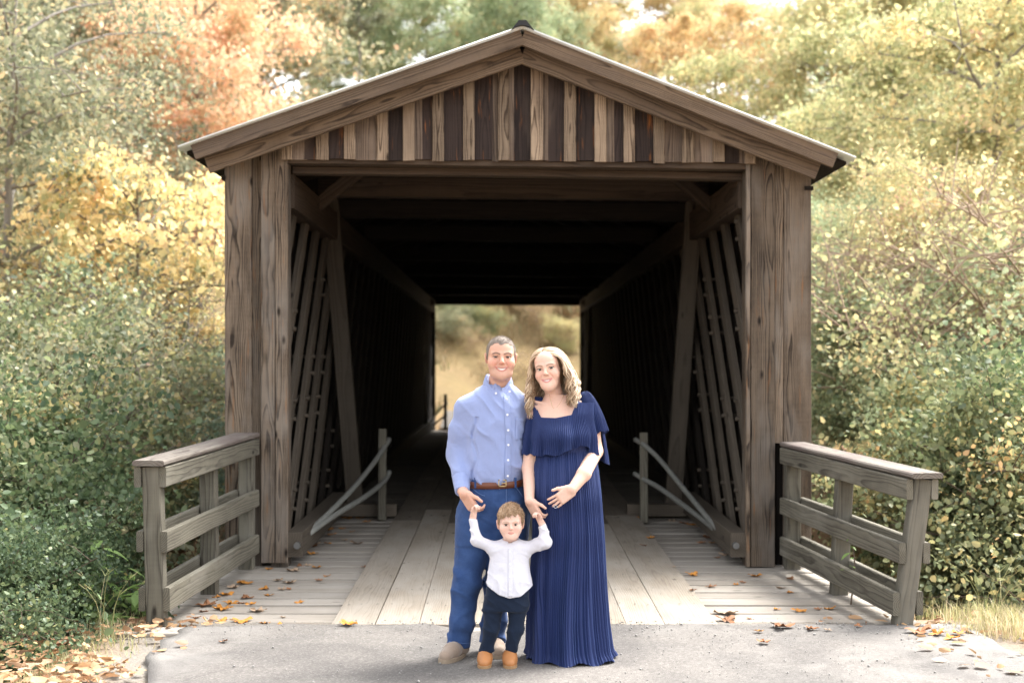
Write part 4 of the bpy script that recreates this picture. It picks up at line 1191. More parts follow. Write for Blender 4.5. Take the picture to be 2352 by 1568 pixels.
# --- countable fallen leaves on deck and road
def fallen_leaf(seed):
    r_ = random.Random(seed); n = 22; V = [(0, 0, 0.012)]; 
    lob = r_.choice((3, 5, 5)); el = r_.uniform(0.8, 1.3)
    for k in range(n):
        a = 2 * math.pi * k / n
        rr = 0.5 * (0.72 + 0.28 * math.cos(lob * a) + r_.uniform(-.08, .08))
        x, y = rr * math.cos(a) * el, rr * math.sin(a)
        V.append((x, y, 0.02 + r_.uniform(0.1, 0.5) * (x * x + y * y) + 0.10 * r_.uniform(-.4, 1)))
    F = [(0, 1 + k, 1 + (k + 1) % n) for k in range(n)]
    me = bpy.data.meshes.new('fallen_leaf'); me.from_pydata(V, [], F); me.update()
    return me
def flat_leaf_mat(name, c):
    N = NT(name); oi = N.n('ObjectInfo'); tc = N.n('TexCoord')
    nz = N.noise(tc.outputs['Object'], 3.0, 4, 0.6)
    k = N.math('ADD', N.math('MULTIPLY', oi.outputs['Random'], 0.5), N.math('MULTIPLY', nz, 0.5))
    col = N.mix(k, mul(c, 0.55), mul(c, 1.35))
    N.principled(col, 0.65, nz, 0.4, 0.01, 0.25)
    return N.m
FL = [('orange', flat_leaf_mat('fallen_orange', (0.50, 0.215, 0.04))), ('brown', flat_leaf_mat('fallen_brown', (0.26, 0.12, 0.055))), ('tan', flat_leaf_mat('fallen_tan', (0.38, 0.27, 0.185)))]
leafme = [fallen_leaf(200 + i) for i in range(9)]
spots = []
for zx, zy, s in ((770,1075,1.2),(655,1145,1.1),(690,1200,1),(790,1165,1.1),(815,1205,.7),(935,1150,.7),(905,1110,.9),(1015,1112,.7),(990,1055,.8),(1065,1070,1),(1090,997,1.2),(930,985,.6),(1130,965,.7),(1180,962,.6),(1250,1055,.6),(1300,1030,.6),(1125,1195,.7),(855,1248,1.2),(760,1315,1.1),(635,1310,.8),(570,1305,.5),(510,1250,.7),(540,1210,1.2),(640,1235,1.3),(440,1355,1.1),(365,1355,.8),(905,1325,.7),(985,1345,.8),(1020,1285,.4),(545,1355,.6),(470,1290,.6),(1190,845,1.3),(1230,830,1),(1300,825,.8),(1210,890,.9),(1150,885,.7),(1490,825,1),(1415,803,.6),(1460,752,.5),(1395,733,.7),(1305,740,1.1),(1270,745,.8),(1430,670,1.3),(1520,668,1.1),(1560,690,.8),(1545,972,.6),(1300,1345,.4),(1435,1380,1.1),(645,1490,.7),(700,1100,.9),(760,1200,.6),(600,1160,.7),(1060,1110,.5),(1240,975,.8),(1330,770,.7)):
    spots.append((300 + zx / 2.613, 1000 + zy / 2.613, s))
for zx, zy, s in ((500,1020,1),(900,1028,1),(1125,1045,.7),(620,1095,.7),(1065,1105,.7),(1120,1130,.6),(500,1155,.6),(775,1080,.5),(725,1265,1.3),(720,1308,1.3),(860,1295,.4),(1035,1235,.6),(1180,1248,.8),(1300,1235,.5),(1380,1232,.8),(950,1360,.5),(920,1425,.6),(1070,1398,1.4),(1260,1410,.8),(1360,1417,.5),(1555,1390,.6),(955,1495,.8),(655,915,.6),(700,898,.9),(560,820,.8),(600,790,1),(640,820,.9),(710,872,.8),(800,792,.9),(500,710,1.2),(440,700,.9),(540,720,.8),(365,650,1.1),(370,688,.9),(235,820,.8),(165,695,.6),(1950,1430,1.4),(2065,1440,1.1),(380,1005,.4),(185,868,.5),(820,1068,.5),(2150,1470,1),(2190,1440,.9)):
    spots.append((1500 + zx / 2.613, 1000 + zy / 2.613, s))
rl = random.Random(31)
for i, (sxp, syp, s) in enumerate(spots):
    p = hit(sxp / 1.063, syp / 1.063)
    c, m = FL[rl.choices((0, 1, 2), (5, 3, 3))[0]]
    me = leafme[i % 9]
    o = bpy.data.objects.new('fallen_leaf', me); COL.objects.link(o)
    if not me.materials: me.materials.append(m)
    o.material_slots[0].link = 'OBJECT'; o.material_slots[0].material = m
    k = 0.115 * s
    o.scale = (k, k, k); o.location = (p.x, p.y, p.z + (0.004 if p.y > YE and abs(p.x - 0.13) < 1.2 else (-0.038 if p.y > YE else 0.012)))
    o.rotation_euler = (rl.uniform(-.15, .15), rl.uniform(-.15, .15), rl.uniform(0, 6.28))
    tag(o, c + ' fallen leaf lying on the bridge deck or road', 'leaf', c + ' fallen leaves')

# ------------------------------------------------------------------ people: implicit surfaces turned into meshes
def _np(v): return np.array(tuple(v), float)

class Field:
    def __init__(s, lo, hi, h, far=0.06):
        s.lo = _np(lo); s.h = h
        s.n = np.ceil((_np(hi) - s.lo) / h).astype(int) + 1
        s.ax = [s.lo[i] + h * np.arange(s.n[i]) for i in range(3)]
        s.D = np.full(tuple(s.n), far, np.float32)
    def block(s, lo, hi):
        a = np.clip(np.floor((_np(lo) - s.lo) / s.h).astype(int), 0, s.n)
        b = np.clip(np.ceil((_np(hi) - s.lo) / s.h).astype(int) + 1, 0, s.n)
        sl = tuple(slice(a[i], b[i]) for i in range(3))
        return sl, s.ax[0][sl[0]][:, None, None], s.ax[1][sl[1]][None, :, None], s.ax[2][sl[2]][None, None, :]
    def add(s, prim, k=0.01):
        fn, lo, hi = prim
        m = k + 0.02
        sl, X, Y, Z = s.block(_np(lo) - m, _np(hi) + m)
        A = s.D[sl]
        if A.size == 0: return s
        B = fn(X, Y, Z)
        t = np.clip(0.5 + 0.5 * (B - A) / k, 0, 1)
        s.D[sl] = B + (A - B) * t - k * t * (1 - t)
        return s
    def sub(s, prim, k=0.005):
        fn, lo, hi = prim
        m = k + 0.01
        sl, X, Y, Z = s.block(_np(lo) - m, _np(hi) + m)
        A = s.D[sl]
        if A.size == 0: return s
        B = -fn(X, Y, Z)
        t = np.clip(0.5 - 0.5 * (B - A) / k, 0, 1)
        s.D[sl] = B + (A - B) * t + k * t * (1 - t)
        return s
    def warp(s, fn, lo=None, hi=None):
        sl, X, Y, Z = s.block(s.lo if lo is None else lo, s.lo + s.h * s.n if hi is None else hi)
        s.D[sl] = fn(s.D[sl], X, Y, Z)
        return s
    def front(s, x, z, default=None):
        """depth of the surface that faces the camera"""
        i = int(round((x - s.lo[0]) / s.h)); k = int(round((z - s.lo[2]) / s.h))
        i = min(max(i, 0), s.n[0] - 1); k = min(max(k, 0), s.n[2] - 1)
        c = s.D[i, :, k]; j = np.argmax(c < 0)
        if c[j] >= 0: return default
        if j == 0: return s.ax[1][0]
        return s.ax[1][j - 1] + s.h * c[j - 1] / (c[j - 1] - c[j])
    def mesh(s):
        D = s.D; h = s.h
        D[0], D[-1], D[:, 0], D[:, -1], D[:, :, 0], D[:, :, -1] = (0.01,) * 6
        I = D < 0
        c = I[:-1, :-1, :-1].astype(np.int8)
        for dx in (0, 1):
            for dy in (0, 1):
                for dz in (0, 1):
                    if dx + dy + dz: c = c + I[dx:D.shape[0]-1+dx, dy:D.shape[1]-1+dy, dz:D.shape[2]-1+dz]
        mix = (c > 0) & (c < 8)
        cx, cy, cz = np.nonzero(mix)
        ids = np.full(mix.shape, -1, np.int32); ids[cx, cy, cz] = np.arange(len(cx))
        corners = [(a, b, d) for a in (0, 1) for b in (0, 1) for d in (0, 1)]
        val = {q: D[cx+q[0], cy+q[1], cz+q[2]] for q in corners}
        acc = np.zeros((len(cx), 3)); cnt = np.zeros(len(cx))
        for q in corners:
            for ax in range(3):
                if q[ax]: continue
                q2 = list(q); q2[ax] = 1; q2 = tuple(q2)
                a, b = val[q], val[q2]
                m = (a < 0) != (b < 0)
                t = np.where(m, a / np.where(m, a - b, 1), 0)
                p = np.tile(np.array(q, float), (len(cx), 1)); p[:, ax] = t
                acc[m] += p[m]; cnt[m] += 1
        V = (np.stack([cx, cy, cz], 1) + acc / np.maximum(cnt, 1)[:, None]) * h + s.lo
        Fs = []
        for ax in range(3):
            sl0 = [slice(1, -1)] * 3; sl1 = [slice(1, -1)] * 3
            sl0[ax] = slice(0, -1); sl1[ax] = slice(1, None)
            A = I[tuple(sl0)]; B = I[tuple(sl1)]
            e = np.nonzero(A != B)
            base = [e[0] + (0 if ax == 0 else 1), e[1] + (0 if ax == 1 else 1), e[2] + (0 if ax == 2 else 1)]
            o1, o2 = [(1, 2), (2, 0), (0, 1)][ax]
            def cid(d1, d2):
                q = [base[0].copy(), base[1].copy(), base[2].copy()]
                q[o1] = q[o1] - d1; q[o2] = q[o2] - d2
                return ids[q[0], q[1], q[2]]
            quad = np.stack([cid(1, 1), cid(0, 1), cid(0, 0), cid(1, 0)], 1)
            flip = ~A[e]
            quad[flip] = quad[flip][:, ::-1]
            Fs.append(quad)
        F = np.concatenate(Fs)
        F = F[(F >= 0).all(1)]
        return V, F

def relax(V, F, it=2, w=0.5):
    n = len(V)
    for _ in range(it):
        S = np.zeros_like(V); c = np.zeros(n)
        for a, b in ((0, 1), (1, 2), (2, 3), (3, 0)):
            np.add.at(S, F[:, a], V[F[:, b]]); np.add.at(S, F[:, b], V[F[:, a]])
            c += np.bincount(F[:, a], minlength=n) + np.bincount(F[:, b], minlength=n)
        V = V * (1 - w) + w * S / np.maximum(c, 1)[:, None]
    return V

def capsule(a, b, ra, rb=None):
    a = _np(a); b = _np(b); rb = ra if rb is None else rb
    ba = b - a; bb = max(ba @ ba, 1e-12); R_ = max(ra, rb)
    def fn(X, Y, Z):
        x, y, z = X - a[0], Y - a[1], Z - a[2]
        t = np.clip((x * ba[0] + y * ba[1] + z * ba[2]) / bb, 0, 1)
        return np.sqrt((x - t*ba[0])**2 + (y - t*ba[1])**2 + (z - t*ba[2])**2) - (ra + (rb - ra) * t)
    return fn, np.minimum(a, b) - R_, np.maximum(a, b) + R_
def ball(c, r): return capsule(c, c, r)
def ellipsoid(c, r, M=None):
    c = _np(c); r = _np(r); M = np.eye(3) if M is None else np.array(M)
    R_ = max(r)
    def fn(X, Y, Z):
        x, y, z = X - c[0], Y - c[1], Z - c[2]
        q = [M[0, i]*x + M[1, i]*y + M[2, i]*z for i in range(3)]
        k0 = np.sqrt(sum((q[i] / r[i])**2 for i in range(3))) + 1e-9
        k1 = np.sqrt(sum((q[i] / r[i]**2)**2 for i in range(3))) + 1e-9
        return k0 * (k0 - 1) / k1
    return fn, c - R_, c + R_
def rbox(c, half, rad, M=None):
    c = _np(c); hf = _np(half) - rad; M = np.eye(3) if M is None else np.array(M)
    R_ = np.linalg.norm(half)
    def fn(X, Y, Z):
        x, y, z = X - c[0], Y - c[1], Z - c[2]
        q = [np.abs(M[0, i]*x + M[1, i]*y + M[2, i]*z) - hf[i] for i in range(3)]
        o = np.sqrt(sum(np.maximum(v, 0)**2 for v in q))
        return o + np.minimum(np.maximum(np.maximum(q[0], q[1]), q[2]), 0) - rad
    return fn, c - R_, c + R_
def resamp(rows, n=60):
    """smooth table over its first column"""
    rows = np.array(sorted(rows, key=lambda r: r[0]), float)
    z = np.linspace(rows[0, 0], rows[-1, 0], n)
    T = np.stack([np.interp(z, rows[:, 0], rows[:, i]) for i in range(rows.shape[1])], 1)
    for _ in range(2):
        T[1:-1, 1:] = 0.25 * T[:-2, 1:] + 0.5 * T[1:-1, 1:] + 0.25 * T[2:, 1:]
    return T
def loft(rows, p=2.3, pad=0.0):
    """rows: (z, cx, rx, cy, ry)"""
    T = resamp(rows)
    z0, z1 = T[0, 0], T[-1, 0]
    def fn(X, Y, Z):
        zz = np.clip(Z, z0, z1)
        cx, rx, cy, ry = [np.interp(zz, T[:, 0], T[:, i]) for i in (1, 2, 3, 4)]
        rx = rx + pad; ry = ry + pad
        q = ((np.abs(X - cx) / rx)**p + (np.abs(Y - cy) / ry)**p)**(1 / p)
        d = (q - 1) * np.minimum(rx, ry)
        return np.maximum(d, np.maximum(Z - z1, z0 - Z) - 0.002)
    lo = np.array([(T[:, 1] - T[:, 2]).min() - pad, (T[:, 3] - T[:, 4]).min() - pad, z0]); hi = np.array([(T[:, 1] + T[:, 2]).max() + pad, (T[:, 3] + T[:, 4]).max() + pad, z1])
    return fn, lo, hi
def chain(F, pts, rads, k=0.01, kfirst=None):
    for i in range(len(pts) - 1):
        F.add(capsule(pts[i], pts[i+1], rads[i], rads[i+1]), kfirst if (i == 0 and kfirst) else k)

_NT = np.random.RandomState(99).uniform(-1, 1, (32, 32, 32)).astype(np.float32)
def noise3(X, Y, Z):
    X, Y, Z = np.broadcast_arrays(X, Y, Z)
    out = 0
    xi, yi, zi = np.floor(X).astype(int), np.floor(Y).astype(int), np.floor(Z).astype(int)
    fx, fy, fz = X - xi, Y - yi, Z - zi
    fx = fx*fx*(3-2*fx); fy = fy*fy*(3-2*fy); fz = fz*fz*(3-2*fz)
    for a in (0, 1):
        for b in (0, 1):
            for c in (0, 1):
                out = out + _NT[(xi+a) & 31, (yi+b) & 31, (zi+c) & 31] * (fx if a else 1-fx) * (fy if b else 1-fy) * (fz if c else 1-fz)
    return out
def ridged(X, Y, Z, sharp=2.0):
    return (1 - np.abs(noise3(X, Y, Z)) * 1.6).clip(0, 1) ** sharp

def fmesh(name, VF, mat, root, color=None, it=1):
    V, F = VF
    V = relax(V, F, it) if it else V
    me = npmesh(name, V - _np(root.location), F)
    if color is not None:
        C = np.ones((len(V), 4), np.float32); C[:, :3] = color(V)
        at = me.color_attributes.new('Col', 'FLOAT_COLOR', 'POINT'); at.data.foreach_set('color', C.ravel())
    return link(name, me, mat, root)

def lmesh(name, mb, mat, root, smooth=True):
    o = mb.build(name, mat, root, smooth)
    o.location = -root.location
    return o

def skin_material(name):
    N = NT(name)
    a = N.n('VertexColor'); a.layer_name = 'Col'
    g = N.n('NewGeometry')
    nz = N.noise(g.outputs['Position'], 140.0, 3, 0.6)
    c = N.mix(1.0, a.outputs[0], N.ramp(nz, [(0.3, (0.95, 0.93, 0.92)), (0.7, (1.04, 1.04, 1.04))]), 'MULTIPLY')
    p = N.principled(c, 0.46, nz, 0.06, 0.002, 0.35)
    p.inputs['Subsurface Weight'].default_value = 0.15
    p.inputs['Subsurface Radius'].default_value = (1.0, 0.35, 0.2)
    p.inputs['Subsurface Scale'].default_value = 0.008
    return N.m
M_SKIN = skin_material('skin')

def cloth(name, col, fold=0.12, weave=900.0, rough=0.85, sheen=0.15, fade=None, fscale=9.0):
    N = NT(name); g = N.n('NewGeometry'); P = g.outputs['Position']
    w = N.noise(P, weave, 2, 0.6); n = N.noise(P, fscale, 4, 0.6)
    c = N.mix(n, mul(col, 1 - fold), mul(col, 1 + fold))
    c = N.mix(N.math('MULTIPLY', w, 0.35), c, mul(col, 0.55))
    if fade is not None:
        f = N.math('MULTIPLY', N.math('SUBTRACT', N.noise(P, fscale * 0.7, 5, 0.7), 0.42, clamp=True), 3.0, clamp=True)
        c = N.mix(N.math('MULTIPLY', f, 0.5), c, fade)
    bp = N.math('ADD', N.math('MULTIPLY', w, 0.08), N.noise(P, 16.0, 4, 0.55, 0.6))
    p = N.principled(c, rough, bp, 0.32, 0.02, 0.15)
    p.inputs['Sheen Weight'].default_value = sheen
    return N.m

def eye_material(name, iris):
    N = NT(name); tc = N.n('TexCoord')
    v = N.n('SeparateXYZ'); N.l(tc.outputs['Object'], v.inputs[0])
    r = N.math('SQRT', N.math('ADD', N.math('MULTIPLY', v.outputs[0], v.outputs[0]), N.math('MULTIPLY', v.outputs[2], v.outputs[2])))
    c = N.ramp(r, [(0.0, (0.01, 0.01, 0.01)), (0.34, (0.012, 0.01, 0.01)), (0.38, iris), (0.58, mul(iris, 0.4)), (0.62, (0.50, 0.46, 0.43)), (1.0, (0.58, 0.50, 0.46))])
    N.principled(c, 0.12, spec=0.6)
    return N.m

def hair_material(name, stops, rough=0.5, streak=None):
    N = NT(name); g = N.n('NewGeometry'); tc = N.n('TexCoord')
    if streak is None:
        f = g.outputs['Random Per Island']
    else:
        f = N.noise(N.scale(tc.outputs['Object'], streak), 1.0, 4, 0.7)
    c = N.ramp(f, stops)
    b = N.noise(N.scale(tc.outputs['Object'], (260, 260, 260)), 1.0, 2, 0.6)
    N.principled(c, rough, b, 0.3, 0.003, 0.4)
    return N.m

def rot(yaw, roll, pitch=0.0):
    return np.array(Matrix.Rotation(yaw, 3, 'Z') @ Matrix.Rotation(roll, 3, 'Y') @ Matrix.Rotation(pitch, 3, 'X'))

class Head:
    def __init__(s, C, scale, yaw, roll, pitch=0.0, lower=1.0, cran=(0.077, 0.096, 0.083, 0.030), eye_open=(-0.0045, 0.0045), smile=True, jaw=1.0, ear=1.0, nose=1.0, lowerw=1.0, mouth=None):
        s.mouth = mouth or ((0.030, -0.066, 0.011, 0.0075) if smile else (0.019, -0.066, 0.0015, 0.0040))
        s.C = _np(C); s.s = scale; s.M = rot(yaw, roll, pitch); s.low = lower; s.cran = cran; s.open = eye_open; s.smile = smile; s.jaw = jaw; s.ear = ear; s.nose = nose; s.lw = lowerw
        s.eyes = [s.w((x, -0.0765, 0.0)) for x in (-0.033, 0.033)]
        s.mx = np.linspace(-1, 1, 9)
    def w(s, p):
        p = np.array(p, float).copy()
        if p[2] < 0: p[2] *= s.low
        return s.C + s.s * (s.M @ p)
    def loc(s, V):
        L = ((V - s.C) @ s.M) / s.s
        L = L.copy(); neg = L[:, 2] < 0; L[neg, 2] /= s.low
        return L
    def surf(s, F, x, z):
        """local depth of the face in front of (x, z)"""
        for y in np.arange(-0.135, -0.02, 0.0008):
            q = (s.w((x, y, z)) - F.lo) / F.h
            i = np.floor(q).astype(int)
            if (i < 0).any() or (i + 1 >= F.n).any(): continue
            f = q - i; v = 0.0
            for a in (0, 1):
                for b in (0, 1):
                    for c in (0, 1): v += F.D[i[0]+a, i[1]+b, i[2]+c] * (f[0] if a else 1-f[0]) * (f[1] if b else 1-f[1]) * (f[2] if c else 1-f[2])
            if v < 0: return y
        return -0.06
    def face_lines(s, F):
        t = s.mx
        hw, zc, cv, gap = s.mouth
        up = [(hw*a, zc + gap*(1-a*a) + cv*a*a - (0.0012*math.exp(-(a*5)**2) if not s.smile else 0)) for a in t]
        dn = [(hw*(0.97 if s.smile else 0.9)*a, zc - gap*1.15*(1-a*a) + cv*a*a) for a in t]
        s.up = [s.w((x, s.surf(F, x, z) + 0.0005, z)) for x, z in up]
        s.dn = [s.w((x, s.surf(F, x, z) + 0.0005, z)) for x, z in dn]
        s.brow = [[s.w((sg*x, s.surf(F, sg*x, z), z)) for x, z in ((0.013, 0.0175), (0.024, 0.0225), (0.036, 0.0240), (0.049, 0.0185))] for sg in (-1, 1)]
    def build(s, F):
        k = s.s; M = s.M; rx, ry, rz, cz = s.cran
        E = lambda c, r: ellipsoid(s.w(c), _np(r) * k * np.array([1, 1, s.low if c[2] < 0 else 1]), M)
        F.add(E((0, 0.012, cz), (rx, ry, rz)), 0.02)
        F.add(E((0, -0.022, -0.038), (0.0665 * s.lw, 0.070, 0.078)), 0.035 * k)
        F.add(E((0, -0.05, 0.045), (0.058, 0.045, 0.05)), 0.03 * k)                 # forehead
        F.add(capsule(s.w((-0.030 * s.jaw, -0.058, -0.090)), s.w((0.030 * s.jaw, -0.058, -0.090)), 0.026 * k), 0.035 * k)   # jaw
        F.add(ball(s.w((0, -0.074, -0.104)), 0.0225 * k), 0.025 * k)                # chin
        for g in (-1, 1):
            F.add(ball(s.w((g * 0.041 * s.lw, -0.058, -0.034)), 0.031 * k), 0.022 * k)     # cheeks
            F.add(capsule(s.w((g * 0.012, -0.090, 0.018)), s.w((g * 0.046, -0.076, 0.018)), 0.0105 * k), 0.016 * k)   # brow ridge
            F.sub(ellipsoid(s.w((g * 0.033, -0.1045, 0.001)), _np((0.0175, 0.016, 0.0115)) * k, M), 0.014 * k)  # eye socket
        nk = s.nose
        F.add(capsule(s.w((0, -0.091, 0.010)), s.w((0, -0.106 - 0.006 * nk, -0.026)), 0.0075 * k, 0.0115 * k * (0.6 + 0.4 * nk)), 0.010 * k)
        for g in (-1, 1): F.add(ball(s.w((g * 0.0102 * nk, -0.099, -0.030)), 0.0074 * k), 0.007 * k)
        # lids
        for e in s.eyes:
            o0, o1 = s.open; zl = M[:, 2]
            c = e.copy(); r = 0.0152 * k
            def lid(X, Y, Z, c=c, r=r):
                x, y, z = X - c[0], Y - c[1], Z - c[2]
                h = (x*zl[0] + y*zl[1] + z*zl[2]) / k
                d = np.sqrt(x*x + y*y + z*z) - r
                return np.maximum(d, np.minimum(o1 - h, h - o0) * k)
            F.add((lid, c - r, c + r), 0.003 * k)
        # mouth
        s.face_lines(F)
        if s.smile:
            mid = [(a * 0.52 + b * 0.48) for a, b in zip(s.up, s.dn)]
            f = s.M[:, 1] * s.s
            for g in (-1, 1):         # smile lines
                P_ = [s.w((g*x, s.surf(F, g*x, z) - 0.0008, z)) for x, z in ((0.020, -0.030), (0.030, -0.044), (0.037, -0.060))]
                for i in range(2): F.sub(capsule(P_[i], P_[i+1], 0.0022 * k), 0.007 * k)
            for i in range(0, 8):
                gp = s.mouth[3] * 1.0; ra = (0.0012 + gp * (1 - s.mx[i]**2)) * k; rb = (0.0012 + gp * (1 - s.mx[i+1]**2)) * k
                for o_ in (-0.004, 0.001, 0.006): F.sub(capsule(mid[i] + f * o_, mid[i+1] + f * o_, ra, rb), 0.0015 * k)
        for path, r in ((s.up, 0.0024), (s.dn, 0.0032)) if s.smile else ((s.up, 0.0034), (s.dn, 0.0044)):
            for i in range(8):
                ta = 1 - 0.55 * s.mx[i]**2; tb = 1 - 0.55 * s.mx[i+1]**2
                F.add(capsule(path[i], path[i+1], r * k * ta, r * k * tb), 0.0025 * k)
        # ears
        for g in (-1, 1):
            a = 0.0785 if rx < 0.08 else rx
            F.add(ellipsoid(s.w((g * (a + 0.002), 0.012, -0.006)), _np((0.0085, 0.018, 0.031)) * k * s.ear, M @ rot(g * 0.35, g * 0.18)), 0.008 * k)
            F.sub(ellipsoid(s.w((g * (a + 0.012), 0.008, -0.004)), _np((0.006, 0.010, 0.018)) * k * s.ear, M @ rot(g * 0.35, g * 0.18)), 0.004 * k)
    def color(s, base, lip, browc, blush=0.25, stubble=0.0, browt=0.0026):
        base = np.array(base); lip = np.array(lip); browc = np.array(browc)
        def seg(V, path):
            d = np.full(len(V), 9.0)
            for i in range(len(path) - 1):
                a, b = _np(path[i]), _np(path[i+1]); ba = b - a
                t = np.clip(((V - a) @ ba) / (ba @ ba), 0, 1)
                d = np.minimum(d, np.linalg.norm(V - a - t[:, None] * ba, axis=1))
            return d / s.s
        def fn(V):
            C = np.tile(base, (len(V), 1))
            near = np.linalg.norm(V - s.C, axis=1) < 0.17 * s.s
            L = s.loc(V)
            # ruddy cheeks, nose and ears
            for g in (-1, 1):
                w = np.exp(-(((L[:, 0] - g*0.042) / 0.022)**2 + ((L[:, 2] + 0.034) / 0.02)**2)) * (L[:, 1] < -0.02) * near
                C = C * (1 - blush * w[:, None] * np.array([0.05, 0.42, 0.45]))
            w = (np.exp(-((L[:, 0] / 0.014)**2 + ((L[:, 2] + 0.03) / 0.014)**2)) * (L[:, 1] < -0.08) + (np.abs(L[:, 0]) > 0.079) * 0.8) * near
            C = C * (1 - blush * 0.8 * w[:, None] * np.array([0.03, 0.38, 0.42]))
            if stubble:
                w = smooth((-0.045 - L[:, 2]) / 0.02) * (L[:, 1] < 0.0) * near * (L[:, 2] > -0.14)
                C = C * (1 - stubble * w[:, None] * np.array([0.32, 0.25, 0.18]))
            d = np.minimum(seg(V, s.up) / (0.0036 if s.smile else 0.0046), seg(V, s.dn) / (0.0046 if s.smile else 0.0056))
            w = (1 - smooth((d - 0.75) / 0.5)) * near
            C = C * (1 - w[:, None]) + lip * w[:, None]
            for e in s.eyes:           # lash line and lid edge
                dl = np.linalg.norm(V - e, axis=1) / s.s
                zz = ((V - e) @ s.M[:, 2]) / s.s
                yy = ((V - e) @ s.M[:, 1]) / s.s
                w = (dl < 0.0185) * (yy < -0.004) * np.clip(1.5 - np.abs(zz - s.open[1] - 0.0012) / 0.0030, 0, 1)
                C = C * (1 - 0.9 * w[:, None]) + 0.9 * w[:, None] * np.array([0.035, 0.022, 0.016])
                w = (dl < 0.020) * (yy < -0.004) * np.clip(1 - np.abs(zz - s.open[0]) / 0.003, 0, 1) * 0.45
                C = C * (1 - w[:, None]) + w[:, None] * np.array([0.16, 0.08, 0.06])
            for b in s.brow:
                w = (1 - smooth((seg(V, b) - browt) / 0.0030)) * 0.8
                C = C * (1 - w[:, None]) + w[:, None] * browc
            return C
        return fn
    def extras(s, root, iris_mat, teeth_mat):
        bm = []
        for e in s.eyes:
            me = bpy.data.meshes.get('eyeball')
            if me is None:
                V = []; F = []
                n, m = 16, 10
                for i in range(m + 1):
                    t = math.pi * i / m
                    for j in range(n):
                        a = 2 * math.pi * j / n
                        V.append((math.sin(t) * math.cos(a), -math.cos(t), math.sin(t) * math.sin(a)))
                for i in range(m):
                    for j in range(n): F.append((i*n+j, i*n+(j+1) % n, (i+1)*n+(j+1) % n, (i+1)*n+j))
                me = npmesh('eyeball', np.array(V), np.array(F))
                me.materials.append(iris_mat)
            o = bpy.data.objects.new('eye', me); COL.objects.link(o); o.parent = root
            o.material_slots[0].link = 'OBJECT'; o.material_slots[0].material = iris_mat
            r = 0.0134 * s.s
            Mx = Matrix([list(row) for row in s.M]).to_4x4()
            # eyes look at the camera
            d = (Vector((0, 0, CAM_H)) - Vector(e)).normalized()
            q = Vector((0, -1, 0)).rotation_difference(d).to_matrix().to_4x4()
            o.matrix_basis = Matrix.Translation(Vector(e) - root.location) @ q @ Matrix.Scale(r, 4)
        if s.smile:
            m = MB(); f = s.M[:, 1] * s.s; u = s.M[:, 2] * s.s
            pts = []
            n = 13
            for i in range(n):
                a = -0.9 + 1.8 * i / (n - 1)
                j = (a + 1) * 4; k0 = min(int(j), 7); t = j - k0
                U_ = s.up[k0]*(1-t) + s.up[k0+1]*t; D_ = s.dn[k0]*(1-t) + s.dn[k0+1]*t
                P = U_ * 0.55 + D_ * 0.45
                pts += [U_ + f * 0.0030, P + f * 0.0022, D_ + f * 0.0040]
            m.add(pts, [(3*i+k_, 3*i+k_+1, 3*i+k_+4, 3*i+k_+3) for i in range(n-1) for k_ in (0, 1)])
            lmesh('teeth', m, teeth_mat, root)

def hand(F, W, f, n, thumb, curls, sc=1.0, spread=0.0, tcurl=0.5, tdir=None, fr=0.0082):
    """palm, four fingers and thumb. W wrist, f towards the fingers, n back of the hand, thumb = +1/-1 side of f x n"""
    W = _np(W); f = _np(f) / np.linalg.norm(f); n = _np(n) - f * (_np(n) @ f); n /= np.linalg.norm(n)
    t = np.cross(f, n) * thumb
    M = np.stack([t, f, n], 1)
    F.add(rbox(W + f * 0.048 * sc, _np((0.038, 0.050, 0.0145)) * sc, 0.012 * sc, M), 0.012 * sc)
    F.add(ball(W + f * 0.022 * sc + t * 0.022 * sc - n * 0.008 * sc, 0.018 * sc), 0.014 * sc)
    tips = []
    for i, (L, c) in enumerate(zip((0.072, 0.080, 0.074, 0.058), curls)):
        b = W + f * (0.094 - 0.004 * abs(i - 1.2)) * sc + t * (0.0285 - 0.019 * i) * sc
        ang = c * 0.6; P = b; r = fr * sc * (1.0 if i < 3 else 0.88)
        d0 = f + t * spread * (1.5 - i) * 0.15
        for q, (fr_, dc) in enumerate(((0.42, 0.0), (0.32, c * 0.9), (0.26, c * 0.7))):
            ang += dc
            d = d0 * math.cos(ang) - n * math.sin(ang); d /= np.linalg.norm(d)
            Q = P + d * L * fr_ * sc
            F.add(capsule(P, Q, r * (1 - 0.07 * q), r * (0.95 - 0.09 * q)), 0.0035 * sc)
            P = Q
        tips.append(P)
    b = W + f * 0.028 * sc + t * 0.032 * sc - n * 0.006 * sc
    d = (f * 0.75 + t * 0.62 - n * 0.25) if tdir is None else _np(tdir)
    d = d / np.linalg.norm(d); Q = b + d * 0.042 * sc
    F.add(capsule(b, Q, 0.0125 * sc, 0.0105 * sc), 0.008 * sc)
    d2 = d * math.cos(tcurl) + (f * 0.8 - t * 0.5) * math.sin(tcurl); d2 /= np.linalg.norm(d2)
    F.add(capsule(Q, Q + d2 * 0.032 * sc, 0.0102 * sc, 0.0082 * sc), 0.004 * sc)
    return tips

